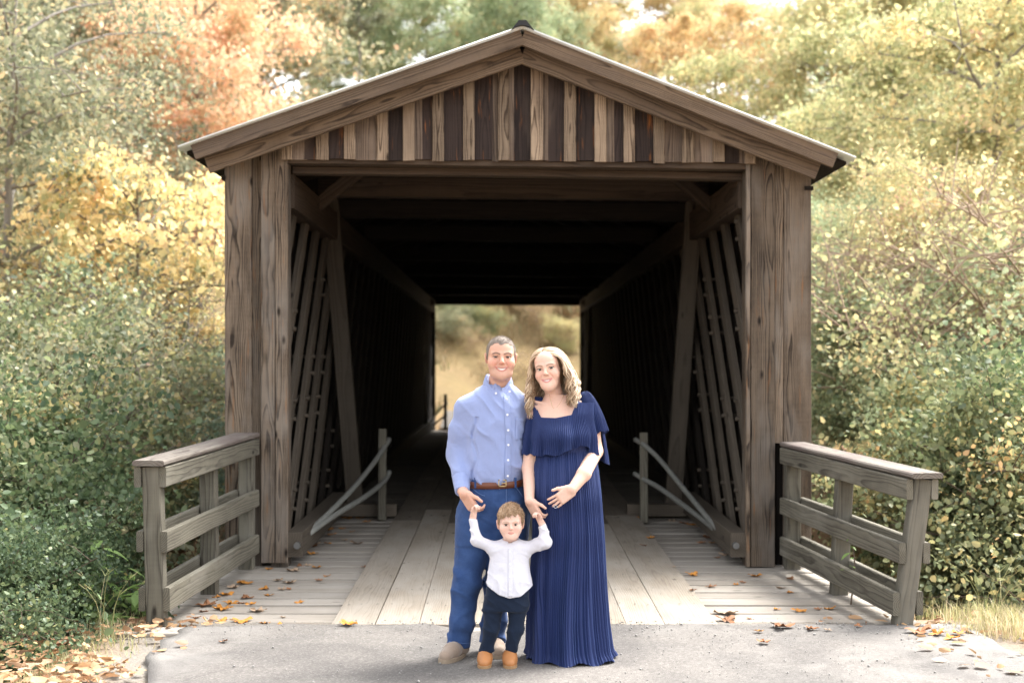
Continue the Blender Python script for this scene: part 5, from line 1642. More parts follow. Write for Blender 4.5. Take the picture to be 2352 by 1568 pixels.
def patch(field, x0, x1, z0, z1, off, nx, nz, xf=None):
    """grid that hugs the front of a field"""
    V = []
    for j in range(nz):
        z = z0 + (z1 - z0) * j / (nz - 1)
        for i in range(nx):
            x = x0 + (x1 - x0) * i / (nx - 1) + (xf(z) if xf else 0)
            y = field.front(x, z)
            V.append((x, y, z))
    ys = [v[1] for v in V if v[1] is not None]
    md = sum(ys) / len(ys)
    V = np.array([(x, (md if y is None else y) - off, z) for x, y, z in V])
    F = [(j*nx+i, j*nx+i+1, (j+1)*nx+i+1, (j+1)*nx+i) for j in range(nz-1) for i in range(nx-1)]
    # turned-in edges give the patch thickness
    G = V.copy(); G[:, 1] += off + 0.004
    n = len(V)
    rim = [i for i in range(nx)] + [j*nx+nx-1 for j in range(1, nz)] + [(nz-1)*nx+i for i in range(nx-2, -1, -1)] + [j*nx for j in range(nz-2, 0, -1)]
    F += [(rim[(k+1) % len(rim)], rim[k], rim[k]+n, rim[(k+1) % len(rim)]+n) for k in range(len(rim))]
    return MB().add(np.concatenate([V, G]), F)

def fuzz(name, VF, hd, n, length, mat, root, sweep, seed=1, width=0.0011):
    """short hairs standing off a cap, each a thin blade of two triangles"""
    V, F = VF; r_ = np.random.RandomState(seed)
    f = F[r_.randint(0, len(F), n)]
    w = r_.dirichlet((1, 1, 1, 1), n)
    P = (V[f] * w[:, :, None]).sum(1)
    nr = np.cross(V[f[:, 2]] - V[f[:, 0]], V[f[:, 3]] - V[f[:, 1]]); nr /= np.linalg.norm(nr, axis=1)[:, None] + 1e-9
    sw = sweep(hd.loc(P)) @ hd.M.T
    d = nr * 0.55 + sw + r_.normal(size=(n, 3)) * 0.22
    d /= np.linalg.norm(d, axis=1)[:, None]
    s = np.cross(d, r_.normal(size=(n, 3))); s /= np.linalg.norm(s, axis=1)[:, None] + 1e-9
    L = length * r_.uniform(0.5, 1.2, n)[:, None]
    A = P - nr * 0.002
    Vt = np.stack([A - s * width, A + s * width, A + d * L + s * width * 0.3], 1).reshape(-1, 3)
    me = npmesh(name, Vt - _np(root.location), np.arange(3 * n).reshape(n, 3))
    return link(name, me, mat, root)
M_TEETH = plain_material('teeth', (0.80, 0.76, 0.70), 0.25, 0.5)
M_IRISB = eye_material('brown_eye', (0.10, 0.055, 0.03))
M_IRISH = eye_material('hazel_eye', (0.10, 0.075, 0.045))
M_BUTTON = plain_material('shirt_button', (0.75, 0.76, 0.80), 0.3, 0.5)
SKIN_M = (0.62, 0.365, 0.27); SKIN_W = (0.70, 0.46, 0.36); SKIN_C = (0.72, 0.49, 0.40)
SHOW_PEOPLE_BODY = True
def Q(x, y, Y): return np.array((PX(x, Y), Y, PZ(y, Y)))
def prow(Y, rows):
    """silhouette rows (picture row, left column, right column, half depth[, depth offset]) to a loft table"""
    return [(PZ(r[0], Y), (PX(r[1], Y) + PX(r[2], Y)) / 2, (PX(r[2], Y) - PX(r[1], Y)) / 2, Y + (r[4] if len(r) > 4 else 0), r[3]) for r in rows]
def joined(parts):
    Vs, Fs, b = [], [], 0
    for V, F in parts:
        Vs.append(V); Fs.append(F + b); b += len(V)
    return np.concatenate(Vs), np.concatenate(Fs)
def sole_mesh(outline, z0, z1):
    n = len(outline); V = [(x, y, z0) for x, y in outline] + [(x, y, z1) for x, y in outline]
    return MB().add(V, [tuple(reversed(range(n))), tuple(range(n, 2*n))] + [(i, (i+1) % n, n+(i+1) % n, n+i) for i in range(n)])
def foot_outline(heel, toe, w, n=26):
    heel = _np(heel)[:2]; toe = _np(toe)[:2]; d = toe - heel; L = np.linalg.norm(d); d /= L; s = np.array([-d[1], d[0]])
    out = []
    for i in range(n):
        a = 2 * math.pi * i / n
        t = 0.5 - 0.5 * math.cos(a); wd = w * (0.78 + 0.32 * math.sin(t * 2.6 - 0.2)) * (abs(math.sin(a)) ** 0.62) * (1 if math.sin(a) > 0 else -1)
        p = heel + d * L * t + s * wd
        out.append((p[0], p[1]))
    return out
def boot(root, ankle, heel, toe, w, hh, mat, solemat, name='boot', sole=0.022, heelz=0.0):
    a, hl, te = _np(ankle), _np(heel), _np(toe)
    F = Field(np.minimum(np.minimum(a, hl), te) - 0.09, np.maximum(np.maximum(a, hl), te) + 0.09, 0.004)
    d = (te - hl); d[2] = 0; L = np.linalg.norm(d); d /= L
    z = sole
    chain(F, [np.array([a[0], a[1], a[2]]), np.array([a[0], a[1], z + hh * 0.5])], [w * 0.98, w * 1.02], 0.02)
    hp = hl + d * w * 0.9; hp[2] = z + w * 0.75
    tp = te - d * w * 0.72; tp[2] = z + w * 0.30
    md = hl * 0.42 + te * 0.58; md[2] = z + w * 0.55
    chain(F, [hp, md, tp], [w * 0.92, w * 0.90, w * 0.74], 0.03)
    F.warp(lambda D, X, Y, Z: np.maximum(D, z - 0.002 - Z))
    o = fmesh(name, F.mesh(), mat, root)
    sm = sole_mesh(foot_outline(hl - d * 0.004, te + d * 0.008, w * 1.02), 0.004, sole + 0.003)
    so = nest(lmesh('sole', sm, solemat, root, False), o)
    return o

# ------------------------------------------------------------------ man in the blue shirt
MY = 7.78
man = empty('person', (PX(1095, MY), MY, 0.0), 'man in light blue button-down shirt, jeans and brown belt, holding the toddler\'s hand', 'person')
C_SHIRT = cloth('blue_oxford', (0.285, 0.345, 0.575), 0.05, 700.0, 0.85, 0.2)
C_JEANS = cloth('denim', (0.030, 0.066, 0.180), 0.2, 500.0, 0.9, 0.1, (0.075, 0.135, 0.30), 11.0)
C_SEAM = cloth('denim_seam', (0.10, 0.17, 0.36), 0.1, 500.0)
C_BELT = plain_material('brown_leather', (0.13, 0.042, 0.02), 0.45, 0.4, 30.0, 0.3)
C_BRASS = plain_material('buckle_brass', (0.55, 0.42, 0.22), 0.3, 0.5, metallic=0.9)
C_SUEDE = cloth('tan_suede', (0.33, 0.25, 0.19), 0.12, 300.0, 0.95, 0.3)
C_SOLE = plain_material('crepe_sole', (0.30, 0.235, 0.17), 0.8, 0.2, 40.0, 0.2)
H_MAN = hair_material('short_grey_brown_hair', [(0.25, (0.13, 0.10, 0.08)), (0.5, (0.22, 0.18, 0.15)), (0.8, (0.36, 0.32, 0.28))], 0.6, (90, 90, 50))

mh = Head(Q(1150.5, 820.5, 7.735), 0.985, 0.06, 0.015, eye_open=(-0.0036, 0.0034), jaw=1.1, lowerw=1.04, mouth=(0.0335, -0.0655, 0.0125, 0.0078))
srows = prow(MY, [(880, 1118, 1172, 0.055), (888, 1106, 1182, 0.068), (897, 1090, 1192, 0.086), (910, 1070, 1202, 0.104), (925, 1058, 1211, 0.118), (960, 1064, 1213, 0.134), (1000, 1070, 1211, 0.140), (1040, 1072, 1209, 0.143), (1075, 1070, 1208, 0.145), (1098, 1074, 1205, 0.136), (1114, 1079, 1202, 0.122)])
prows = prow(MY, [(1094, 1077, 1203, 0.122), (1120, 1070, 1207, 0.130), (1160, 1056, 1212, 0.136), (1205, 1050, 1213, 0.132), (1245, 1052, 1208, 0.118)])
aS, aE, aW = Q(1068, 946, 7.80), Q(1058, 1046, 7.84), Q(1061, 1124, 7.66)
bS, bE, bW = Q(1203, 940, 7.80), Q(1262, 1010, 7.97), Q(1330, 1075, 7.95)
legs = [([Q(1094, 1195, 7.79), Q(1082, 1280, 7.77), Q(1071, 1345, 7.75), Q(1060, 1430, 7.765), Q(1054, 1484, 7.78)], [0.096, 0.086, 0.074, 0.065, 0.062]),
        ([Q(1166, 1195, 7.80), Q(1152, 1280, 7.82), Q(1142, 1345, 7.84), Q(1134, 1430, 7.88), Q(1131, 1474, 7.90)], [0.094, 0.084, 0.073, 0.064, 0.061])]
NECK = [mh.w((0, 0.022, -0.085)), Q(1146, 905, 7.81)]
zc = PZ(893, MY)
# skin: head, hand and the body inside the clothes as one mesh
FH = Field(mh.C - np.array([0.15, 0.15, 0.20]), mh.C + np.array([0.15, 0.16, 0.15]), 0.0024)
mh.build(FH)
FH.add(capsule(NECK[0], NECK[1], 0.058, 0.064), 0.03)
headD = FH.D.copy()
FH.warp(lambda D, X, Y, Z: np.maximum(D, zc - Z))
FB = Field((PX(1010, MY), MY - 0.26, 0.02), (PX(1345, MY), MY + 0.30, PZ(860, MY)), 0.008)
FB.add(capsule(NECK[0], NECK[1], 0.058, 0.064), 0.02)
FB.add(loft(srows, 2.3, -0.028), 0.02); FB.add(loft(prows, 2.3, -0.026), 0.02)
chain(FB, [aS, aE, aW], [0.045, 0.040, 0.031], 0.02); chain(FB, [bS, bE, bW], [0.058, 0.046, 0.031], 0.02)
for pts, rad in legs: chain(FB, pts, [r - 0.026 for r in rad], 0.02)
FB.warp(lambda D, X, Y, Z: np.maximum(D, Z - zc - 0.004))
FA = Field(Q(1040, 1100, 7.80) - np.array([0, 0.36, 0.22]), Q(1110, 1100, 7.80) + np.array([0.03, 0.0, 0.02]), 0.0028)
mW = Q(1066, 1133, 7.60)
chain(FA, [aW, mW], [0.030, 0.028], 0.01)
hand(FA, mW, (0.52, -0.10, -0.80), (-0.60, -0.72, -0.30), -1, (0.9, 0.95, 1.0, 1.05), 0.98, tcurl=0.3, tdir=(0.75, -0.45, -0.30))
body = fmesh('body', joined([FH.mesh(), FB.mesh(), FA.mesh()]), M_SKIN, man, mh.color(SKIN_M, (0.50, 0.20, 0.165), (0.10, 0.066, 0.046), 0.55, 0.28), 1)
mh.extras(man, M_IRISB, M_TEETH)
# cropped hair
def hair_cap(hd, field, D0, line, thick, amp, freq, mat, root, extra=None, name='hair'):
    field.D = D0.copy()
    def fn(D, X, Y, Z):
        G = np.stack(np.broadcast_arrays(X, Y, Z), -1).reshape(-1, 3)
        L = hd.loc(G)
        g = line(L).reshape(D.shape)
        nz = noise3(L[:, 0] * freq[0], L[:, 1] * freq[1], L[:, 2] * freq[2]).reshape(D.shape)
        fall = np.clip(g / 0.03, 0.25, 1)
        d = D - (thick * fall + amp * nz * fall) * hd.s
        return np.maximum(d, -g * hd.s + 0.0022 * noise3(L[:, 0]*300, L[:, 1]*300, L[:, 2]*300).reshape(D.shape))
    field.warp(fn)
    vf = field.mesh()
    fmesh(name, vf, mat, root, None, 1)
    return vf
def man_line(L):
    x, y, z = L[:, 0], L[:, 1], L[:, 2]
    f = np.interp(y, [-0.12, -0.078, -0.058, -0.042, -0.03, -0.018, 0.016, 0.034, 0.1], [0.080, 0.074, 0.060, 0.044, 0.014, -0.012, -0.004, -0.055, -0.062])
    f = f + 0.007 * noise3(x * 90, y * 90, z * 0) - 0.006 * np.exp(-(x / 0.02) ** 2) * (y < -0.05)
    ear = (np.abs(x) > 0.0795) * 0.08
    return z - f - ear
vf = hair_cap(mh, FH, headD, man_line, 0.0045, 0.0016, (170, 120, 120), H_MAN, man)
H_MANF = hair_material('grey_brown_hairs', [(0.0, (0.10, 0.078, 0.062)), (0.5, (0.22, 0.18, 0.15)), (1.0, (0.45, 0.40, 0.36))], 0.55)
fuzz('hair_tips', vf, mh, 9000, 0.009, H_MANF, man, lambda L: np.stack([0 * L[:, 0], -0.5 + 0 * L[:, 0], 0.25 - 0.8 * (np.abs(L[:, 0]) > 0.055)], 1))

# shirt
FS = Field((PX(1012, MY), MY - 0.24, PZ(1150, MY)), (PX(1350, MY), MY + 0.32, PZ(868, MY)), 0.0048)
FS.add(loft(srows, 2.35), 0.02)
chain(FS, [aS, aE * 0.5 + aS * 0.5 + np.array([-0.008, 0, 0]), aE, aE * 0.45 + aW * 0.55 + np.array([-0.004, 0, -0.002])], [0.062, 0.066, 0.066, 0.053], 0.05, 0.07)
FS.add(capsule(Q(1116, 905, 7.80), Q(1072, 938, 7.80), 0.050, 0.060), 0.03)
chain(FS, [bS, bE, bW], [0.072, 0.066, 0.05], 0.03)
def shirt_folds(D, X, Y, Z):
    al = X * 0.5 - Z * 0.87; ac = X * 0.87 + Z * 0.5
    f1 = ridged(al * 4.0 + 3, Y * 3, ac * 17 + 0.6 * noise3(X * 7, Y * 7, Z * 7), 2.5)
    f2 = ridged(X * 5 - Z * 3, Y * 5 + 7, Z * 15 + X * 14, 1.6)
    f3 = noise3(X * 9 + 5, Y * 9, Z * 9)
    arm = smooth((PX(1098, MY) - X) / 0.03)
    low = smooth((PZ(1040, MY) - Z) / 0.15)
    d = -0.022 * f1 * (1 - arm) * (0.55 + 0.45 * low) - 0.009 * f2 * arm * (0.4 + 0.6 * smooth((PZ(960, MY) - Z) / 0.1)) - 0.005 * f3
    crease = np.exp(-((X - PX(1091, MY) - 0.012 * np.sin(Z * 30)) / 0.009) ** 2) * (Z < PZ(955, MY)) * (Y < MY)
    return D + d + 0.012 + 0.011 * crease - 0.006
FS.warp(shirt_folds)
def vcut(X, Y, Z):
    # open collar
    zb = PZ(906, MY); t = np.clip((Z - zb) / (PZ(876, MY) - zb), 0, 1.6)
    xc = PX(1161, 7.66) + (PX(1158, 7.66) - PX(1161, 7.66)) * t
    w = 0.034 * t
    return np.maximum(np.maximum(np.abs(X - xc) - w, zb - Z), Y - MY)
FS.sub((vcut, Q(1120, 915, 7.5), Q(1200, 850, 7.9)), 0.003)
FS.warp(lambda D, X, Y, Z: np.maximum(D, -(np.sqrt((X - NECK[1][0])**2 + (Y - 7.79)**2) - 0.066) * (Z > PZ(892, MY)) + (Z <= PZ(892, MY)) * -1))
shirtVF = FS.mesh()
shirt_ = fmesh('shirt', shirtVF, C_SHIRT, man, None, 2)
# cuff
cf = Field(aW - 0.11, aW + 0.11, 0.004)
cf.add(capsule(aE * 0.30 + aW * 0.70, aW * 0.9 + mW * 0.1, 0.050, 0.041), 0.01)
cf.warp(lambda D, X, Y, Z: D - 0.0015 * noise3(X * 60, Y * 60, Z * 60))
ax_ = (mW - aE); ax_ /= np.linalg.norm(ax_)
cf.warp(lambda D, X, Y, Z: np.maximum(D, ((X - aW[0]) * ax_[0] + (Y - aW[1]) * ax_[1] + (Z - aW[2]) * ax_[2]) - 0.02))
nest(fmesh('cuff', cf.mesh(), C_SHIRT, man), shirt_)
# placket, pocket, buttons
plx = lambda z: np.interp(z, [PZ(1112, MY), PZ(1000, MY), PZ(906, MY)], [PX(1166, 7.65), PX(1168, 7.65), PX(1163, 7.65)])
pk = patch(FS, -0.017, 0.017, PZ(1108, MY), PZ(908, MY), 0.0035, 5, 40, plx)
nest(lmesh('placket', pk, C_SHIRT, man), shirt_)
nest(lmesh('pocket', patch(FS, PX(1184, 7.66), PX(1211, 7.66), PZ(1008, MY), PZ(958, MY), 0.003, 7, 9), C_SHIRT, man), shirt_)
bmesh_ = MB(); V, F = tube_geo([(0, 0, 0), (0, -0.003, 0)], 0.0062, 10); bmesh_.add(V, F); bme = bmesh_.mesh('button'); bme.materials.append(M_BUTTON)
def button(x, z, y, root, sh):
    o = bpy.data.objects.new('button', bme); COL.objects.link(o); o.parent = root
    o.location = Vector((x, y, z)) - root.location
    nest(o, sh)
for yy in (915, 950, 985, 1018, 1052, 1088):
    z = PZ(yy, MY); x = float(plx(z)); y = FS.front(x, z, MY - 0.14); button(x, z, y - 0.005, man, shirt_)
# collar
cm = MB(); nth = 40; cx0, cy0 = PX(1144, 7.74), 7.775
V = []
for i in range(nth):
    th = R(16) + (R(344) - R(16)) * i / (nth - 1)
    fr_ = min(th, 2*math.pi - th)                     # angle from the front
    s_ = float(smooth(np.array((fr_ - R(20)) / R(80))))
    zt = 1.470 + (1.542 - 1.470) * s_
    dr = 0.066 - 0.022 * s_
    tip = math.exp(-((fr_ - R(24)) / R(13)) ** 2)
    x, y = math.sin(th), -math.cos(th)
    rx, ry = 0.0655, 0.069
    for rr, dz in ((0.94, -0.050), (0.96, -0.012), (1.0, 0.0), (1.05, -0.004), (1.16 + 0.05 * tip, -dr * 0.55), (1.26 + 0.10 * tip, -dr - 0.014 * tip), (1.24 + 0.10 * tip, -dr - 0.014 * tip - 0.003), (1.12, -dr * 0.6)):
        V.append((cx0 + rx * rr * x, cy0 + ry * rr * y, zt + dz))
k8 = 8
cm.add(V, [(i*k8+j, i*k8+j+1, (i+1)*k8+j+1, (i+1)*k8+j) for i in range(nth-1) for j in range(k8-1)] + [tuple(range(k8)), tuple(reversed(range((nth-1)*k8, nth*k8)))])
nest(lmesh('collar', cm, C_SHIRT, man), shirt_)
for xx, yy in ((1139, 903), (1171, 899)):
    button(PX(xx, 7.66), PZ(yy, 7.66), (FS.front(PX(xx, 7.66), PZ(yy, 7.66), 7.68) - 0.012), man, shirt_)
# jeans
FJ = Field((PX(1015, MY), MY - 0.22, 0.03), (PX(1235, MY), MY + 0.24, PZ(1090, MY)), 0.0056)
FJ.add(loft(prows, 2.35), 0.02)
for pts, rad in legs: chain(FJ, pts, rad, 0.025, 0.04)
def jean_folds(D, X, Y, Z):
    f = ridged(X * 6 + Z * 2.5, Y * 5, Z * 15 + X * 8, 2.4)
    g = ridged(X * 9, Y * 7 + 3, Z * 9 - X * 6, 2.0)
    hem = smooth((0.26 - Z) / 0.16); knee = np.exp(-((Z - 0.45) / 0.12)**2); hip = smooth((Z - 0.68) / 0.12) * smooth((0.95 - Z) / 0.08)
    d = D - 0.017 * f * (0.25 + 0.75 * np.maximum(hem, 0.6 * knee)) - 0.011 * g * (0.4 + 0.6 * hip) - 0.003 * noise3(X * 14, Y * 14, Z * 14)
    return np.maximum(np.maximum(d + 0.004, 0.052 - Z), Z - PZ(1098, MY))
FJ.warp(jean_folds)
jeans_ = fmesh('jeans', FJ.mesh(), C_JEANS, man)
def seam(pts, r=0.0022):
    sm_ = MB()
    P = []
    for x, y in pts:
        X, Z = PX(x, 7.65), PZ(y, 7.65); yy = FJ.front(X, Z)
        if yy is not None: P.append((X, yy - 0.001, Z))
    if len(P) > 2:
        sm_.tube(P, r, 5); nest(lmesh('seam', sm_, C_SEAM, man), jeans_)
seam([(1083 + i * 3.4, 1120 + 18 * math.sin(min(1, i / 9) * 1.5)) for i in range(10)])
seam([(1186 + i * 2.2, 1120 + 3.2 * i) for i in range(8)])
seam([(1163, 1120 + 5 * i) for i in range(14)])
seam([(1030 + i * 5.2, 1478 + 0.6 * i) for i in range(10)], 0.002)
# belt
T = resamp(prows); bl = MB(); V = []; nb = 60
for i in range(nb):
    a = 2 * math.pi * i / nb
    zz = PZ(1106, MY) - 0.010 * math.cos(a) + 0.006 * math.sin(a)
    cx, rx, cy, ry = [float(np.interp(zz, T[:, 0], T[:, j])) for j in (1, 2, 3, 4)]
    p = 2 / 2.35; sx_ = math.copysign(abs(math.sin(a)) ** p, math.sin(a)); cy_ = math.copysign(abs(math.cos(a)) ** p, math.cos(a))
    for dz, o_ in ((-0.018, 0.002), (-0.017, 0.010), (0.017, 0.010), (0.018, 0.002)):
        V.append((cx + (rx + o_) * sx_, cy - (ry + o_) * cy_, zz + dz))
bl.add(V, [(i*4+j, ((i+1) % nb)*4+j, ((i+1) % nb)*4+j+1, i*4+j+1) for i in range(nb) for j in range(3)])
belt_ = lmesh('belt', bl, C_BELT, man)
bx, bz, by = PX(1154, 7.63), PZ(1109, 7.63), MY - 0.122 - 0.020
bk = MB()
for a, b_ in (((-.022, -.019), (.022, -.014)), ((-.022, .014), (.022, .019)), ((-.022, -.019), (-.017, .019)), ((.017, -.019), (.022, .019))):
    bk.box((bx + a[0], by - 0.005, bz + a[1]), (bx + b_[0], by, bz + b_[1]))
bk.box((bx - 0.004, by - 0.007, bz - 0.002), (bx + 0.020, by - 0.0052, bz + 0.002))
nest(lmesh('buckle', bk, C_BRASS, man, False), belt_)
for xx in (1092, 1184):
    lp = MB()
    X = PX(xx, 7.67); y = MY - 0.122 - 0.002
    lp.box((X - 0.006, y - 0.006 + abs(xx - 1140) * 0.0003, PZ(1120, 7.67)), (X + 0.006, y + 0.012, PZ(1096, 7.67)))
    nest(lmesh('belt_loop', lp, C_JEANS, man, False), jeans_)
# boots
boot(man, Q(1057, 1490, 7.785), (PX(1064, 7.83), 7.83, 0), (PX(1017, 7.575), 7.575, 0), 0.047, 0.10, C_SUEDE, C_SOLE)
boot(man, Q(1132, 1482, 7.90), (PX(1130, 7.96), 7.96, 0), (PX(1148, 7.68), 7.68, 0), 0.046, 0.10, C_SUEDE, C_SOLE)
# ------------------------------------------------------------------ woman in the pleated navy dress
WY = 7.71
wom = empty('person', (PX(1310, WY), WY, 0.0), 'pregnant woman in long pleated navy dress with one hand on her belly', 'person')
def dress_material():
    N = NT('navy_chiffon'); g = N.n('NewGeometry'); P = g.outputs['Position']
    n = N.noise(P, 7.0, 3, 0.6); w = N.noise(P, 700.0, 2, 0.6)
    c = N.mix(n, (0.0080, 0.0170, 0.078), (0.0130, 0.0265, 0.112))
    p = N.principled(c, 0.62, w, 0.1, 0.002, 0.3)
    p.inputs['Sheen Weight'].default_value = 0.25
    p.inputs['Sheen Tint'].default_value = (0.3, 0.5, 0.9, 1)
    return N.m
C_DRESS = dress_material()
wh = Head(Q(1260, 847, 7.70), 0.955, -0.24, -0.16, eye_open=(-0.0046, 0.0046), jaw=0.62, ear=0.5, nose=0.85, lowerw=0.92, mouth=(0.0285, -0.066, 0.0095, 0.0066))
FW = Field(wh.C - 0.15, wh.C + 0.15, 0.0024)
wh.build(FW)
wn_ = [wh.w((0, 0.025, -0.085)), Q(1277, 930, 7.745)]
FW.add(capsule(wn_[0], wn_[1], 0.046, 0.052), 0.025)
zw = PZ(907, WY)
FW.warp(lambda D, X, Y, Z: np.maximum(D, zw - Z))
wrows = prow(WY, [(900, 1262, 1300, 0.046, 0.03), (912, 1252, 1318, 0.055, 0.025), (922, 1240, 1338, 0.066, 0.02), (934, 1229, 1352, 0.076, 0.015), (955, 1225, 1358, 0.092, 0.0), (985, 1226, 1360, 0.110, -0.005), (1030, 1228, 1362, 0.118, 0.0), (1060, 1228, 1366, 0.118, 0.0)])
wS, wE, wF, wWr = Q(1350, 938, 7.73), Q(1367, 1036, 7.71), Q(1341, 1088, 7.512), Q(1314, 1124, 7.446)
vS, vE, vW = Q(1232, 945, 7.73), Q(1215, 1075, 7.68), Q(1216, 1150, 7.535)
FB = Field((PX(1190, WY), 7.34, PZ(1215, WY)), (PX(1395, WY), WY + 0.16, PZ(885, WY)), 0.0032)
FB.add(capsule(wn_[0], wn_[1], 0.046, 0.052), 0.02)
FB.add(loft(wrows, 2.1, 0.0), 0.025)
# collar bones
for g in (-1, 1):
    FB.add(capsule(Q(1280 + g * 8, 931, 7.675), Q(1282 + g * 52, 922, 7.70), 0.007), 0.012)
chain(FB, [wS, (wS + wE) / 2, wE, wF, wWr], [0.052, 0.046, 0.041, 0.037, 0.0265], 0.015)
chain(FB, [vS, vE, vW], [0.050, 0.037, 0.025], 0.015)
hand(FB, wWr, (-0.80, -0.02, -0.60), (0.10, -1.0, 0.10), 1, (0.42, 0.46, 0.5, 0.55), 0.90, tcurl=0.3, spread=0.6, tdir=(-0.75, -0.1, -0.05))
hand(FB, vW, (0.50, -0.10, -0.86), (-0.60, -0.75, -0.25), -1, (0.75, 0.8, 0.85, 0.9), 0.86, tcurl=0.3, tdir=(0.78, -0.40, -0.30))
FB.warp(lambda D, X, Y, Z: np.maximum(D, Z - zw - 0.003))
FL_ = Field((PX(1225, WY), WY - 0.15, 0.03), (PX(1390, WY), WY + 0.15, PZ(1050, WY)), 0.009)
FL_.add(loft(prow(WY, [(1050, 1228, 1366, 0.118), (1120, 1232, 1372, 0.15), (1200, 1240, 1370, 0.13)]), 2.2), 0.02)
for x in (1272, 1340): chain(FL_, [Q(x, 1200, WY), Q(x, 1350, WY), Q(x, 1495, WY)], [0.075, 0.055, 0.04], 0.02)
fmesh('body', joined([FW.mesh(), FB.mesh(), FL_.mesh()]), M_SKIN, wom, wh.color(SKIN_W, (0.58, 0.24, 0.22), (0.20, 0.125, 0.08), 0.38, 0, 0.0018), 1)
wh.extras(wom, M_IRISH, M_TEETH)

# --- bodice
nx_ = [PX(v, WY) for v in (1205, 1222, 1232, 1242, 1275, 1311, 1318, 1328, 1338, 1348, 1380)]
nz_ = [PZ(v, WY) for v in (925, 925, 935, 957, 958, 951, 935, 915, 902, 899, 899)]
neckz = lambda x: np.interp(x, nx_, nz_)
FD = Field((PX(1205, WY), WY - 0.18, PZ(1075, WY)), (PX(1390, WY), WY + 0.18, PZ(890, WY)), 0.004)
FD.add(loft(wrows, 2.1, 0.006), 0.02)
for g, x in ((-1, 1262), (1, 1325)): FD.add(ellipsoid(Q(x, 1000, 7.655), (0.062, 0.055, 0.065)), 0.04)
FD.warp(lambda D, X, Y, Z: np.maximum(D - 0.0015 * np.sin(X * 420), Z - neckz(X) * (Y < WY + 0.03) - PZ(905, WY) * (Y >= WY + 0.03)))
fmesh('bodice', FD.mesh(), C_DRESS, wom, None, 1)

# --- pleated sheets
def pleat(a, n, sharp=0.6):
    s = math.sin(a * n)
    return math.copysign(abs(s) ** sharp, s)
def sheet(nu, nv, fn, closed=True):
    V = [tuple(fn(i / (nu if closed else nu - 1), j / (nv - 1))) for j in range(nv) for i in range(nu)]
    F = []
    for j in range(nv - 1):
        for i in range(nu if closed else nu - 1):
            i2 = (i + 1) % nu
            F.append((j*nu+i, j*nu+i2, (j+1)*nu+i2, (j+1)*nu+i))
    return MB().add(V, F)
srw = resamp(prow(WY, [(1028, 1228, 1366, 0.118, 0.0), (1050, 1226, 1370, 0.126, -0.008), (1080, 1222, 1374, 0.150, -0.026), (1110, 1221, 1377, 0.170, -0.040), (1140, 1221, 1380, 0.179, -0.046), (1175, 1223, 1383, 0.168, -0.032),
                           (1220, 1224, 1387, 0.176, -0.022), (1270, 1222, 1390, 0.172, -0.010), (1350, 1216, 1394, 0.178, 0.0), (1430, 1213, 1399, 0.190, 0.0), (1490, 1212, 1406, 0.206, 0.0), (1534, 1211, 1418, 0.226, 0.0)]), 90)
zt_, zb_ = PZ(1030, WY), 0.012
def skirt(u, v):
    a = 2 * math.pi * u
    z = zt_ + (zb_ - zt_) * v
    cx, rx, cy, ry = [float(np.interp(z, srw[:, 0], srw[:, j])) for j in (1, 2, 3, 4)]
    low = float(smooth(np.array((v - 0.25) / 0.75)))
    w = a + 0.10 * math.sin(3 * a + 1) * low + 0.05 * math.sin(2.2 * v + 5 * a) * low + 0.010 * math.sin(23 * a + 4 * v) + 0.006 * math.sin(41 * a - 3 * v)
    am = (0.0026 + 0.0022 * low) * (1 + 0.45 * math.sin(17 * a + 6 * v) * math.sin(5 * a + 2))
    r = am * pleat(w, 92, 0.8) + 0.014 * low * math.sin(7 * w + 2.0 * v) + 0.008 * low * math.sin(13 * w + 1.3)
    # hollow under the belly and a deep fold towards the toddler
    r -= 0.030 * low * math.exp(-((a - 2*math.pi*0.885) / 0.10) ** 2)
    z2 = z + (0.010 * math.sin(9 * a) * (v > 0.98))
    e = max(0.0, v - 0.94) / 0.06
    r += 0.012 * e * e
    return (cx + (rx + r) * math.sin(a), cy - (ry + r) * math.cos(a), z2)
lmesh('skirt', sheet(1104, 64, skirt), C_DRESS, wom)
# flounce over the bust
bx_ = [PX(v, 7.58) for v in (1200, 1212, 1224, 1245, 1264, 1290, 1307, 1331, 1350, 1372, 1395)]
bz_ = [PZ(v, 7.58) for v in (1056, 1054, 1043, 1047, 1045, 1042, 1034, 1022, 1030, 1050, 1060)]
def flounce(u, v):
    a = 2 * math.pi * (u - 0.5)
    cx, rx, cy, ry = PX(1294, WY), 0.160, WY - 0.005, 0.118
    sa, ca = math.sin(a), math.cos(a)
    x0 = cx + rx * sa
    frontw = max(0.0, ca)
    ztop = float(neckz(x0)) - 0.002 if ca > 0.05 else PZ(925, WY)
    ztop = min(ztop, PZ(924, WY))
    zbot = float(np.interp(cx + (rx + 0.03) * sa, bx_, bz_)) if ca > -0.2 else PZ(1058, WY)
    z = ztop + (zbot - ztop) * v + 0.006 * math.sin(11 * a + 1) * v * v
    am = 0.0018 + 0.002 * v
    bust = 0.030 * frontw * math.exp(-((z - PZ(1000, WY)) / 0.05) ** 2) * (0.8 + 0.2 * math.cos(4 * (a)))
    r = 0.006 + 0.026 * v ** 1.3 + am * pleat(a, 112, 0.8) + (0.013 * math.sin(12 * a + 0.7) + 0.007 * math.sin(19 * a)) * v ** 2.2 + bust
    ry2 = ry * (0.80 + 0.20 * min(1, (ztop - z) / 0.06)) if ca > 0 else ry
    return (cx + (rx + r) * sa, cy - (ry2 + r) * ca, z)
lmesh('flounce', sheet(1120, 22, flounce), C_DRESS, wom)
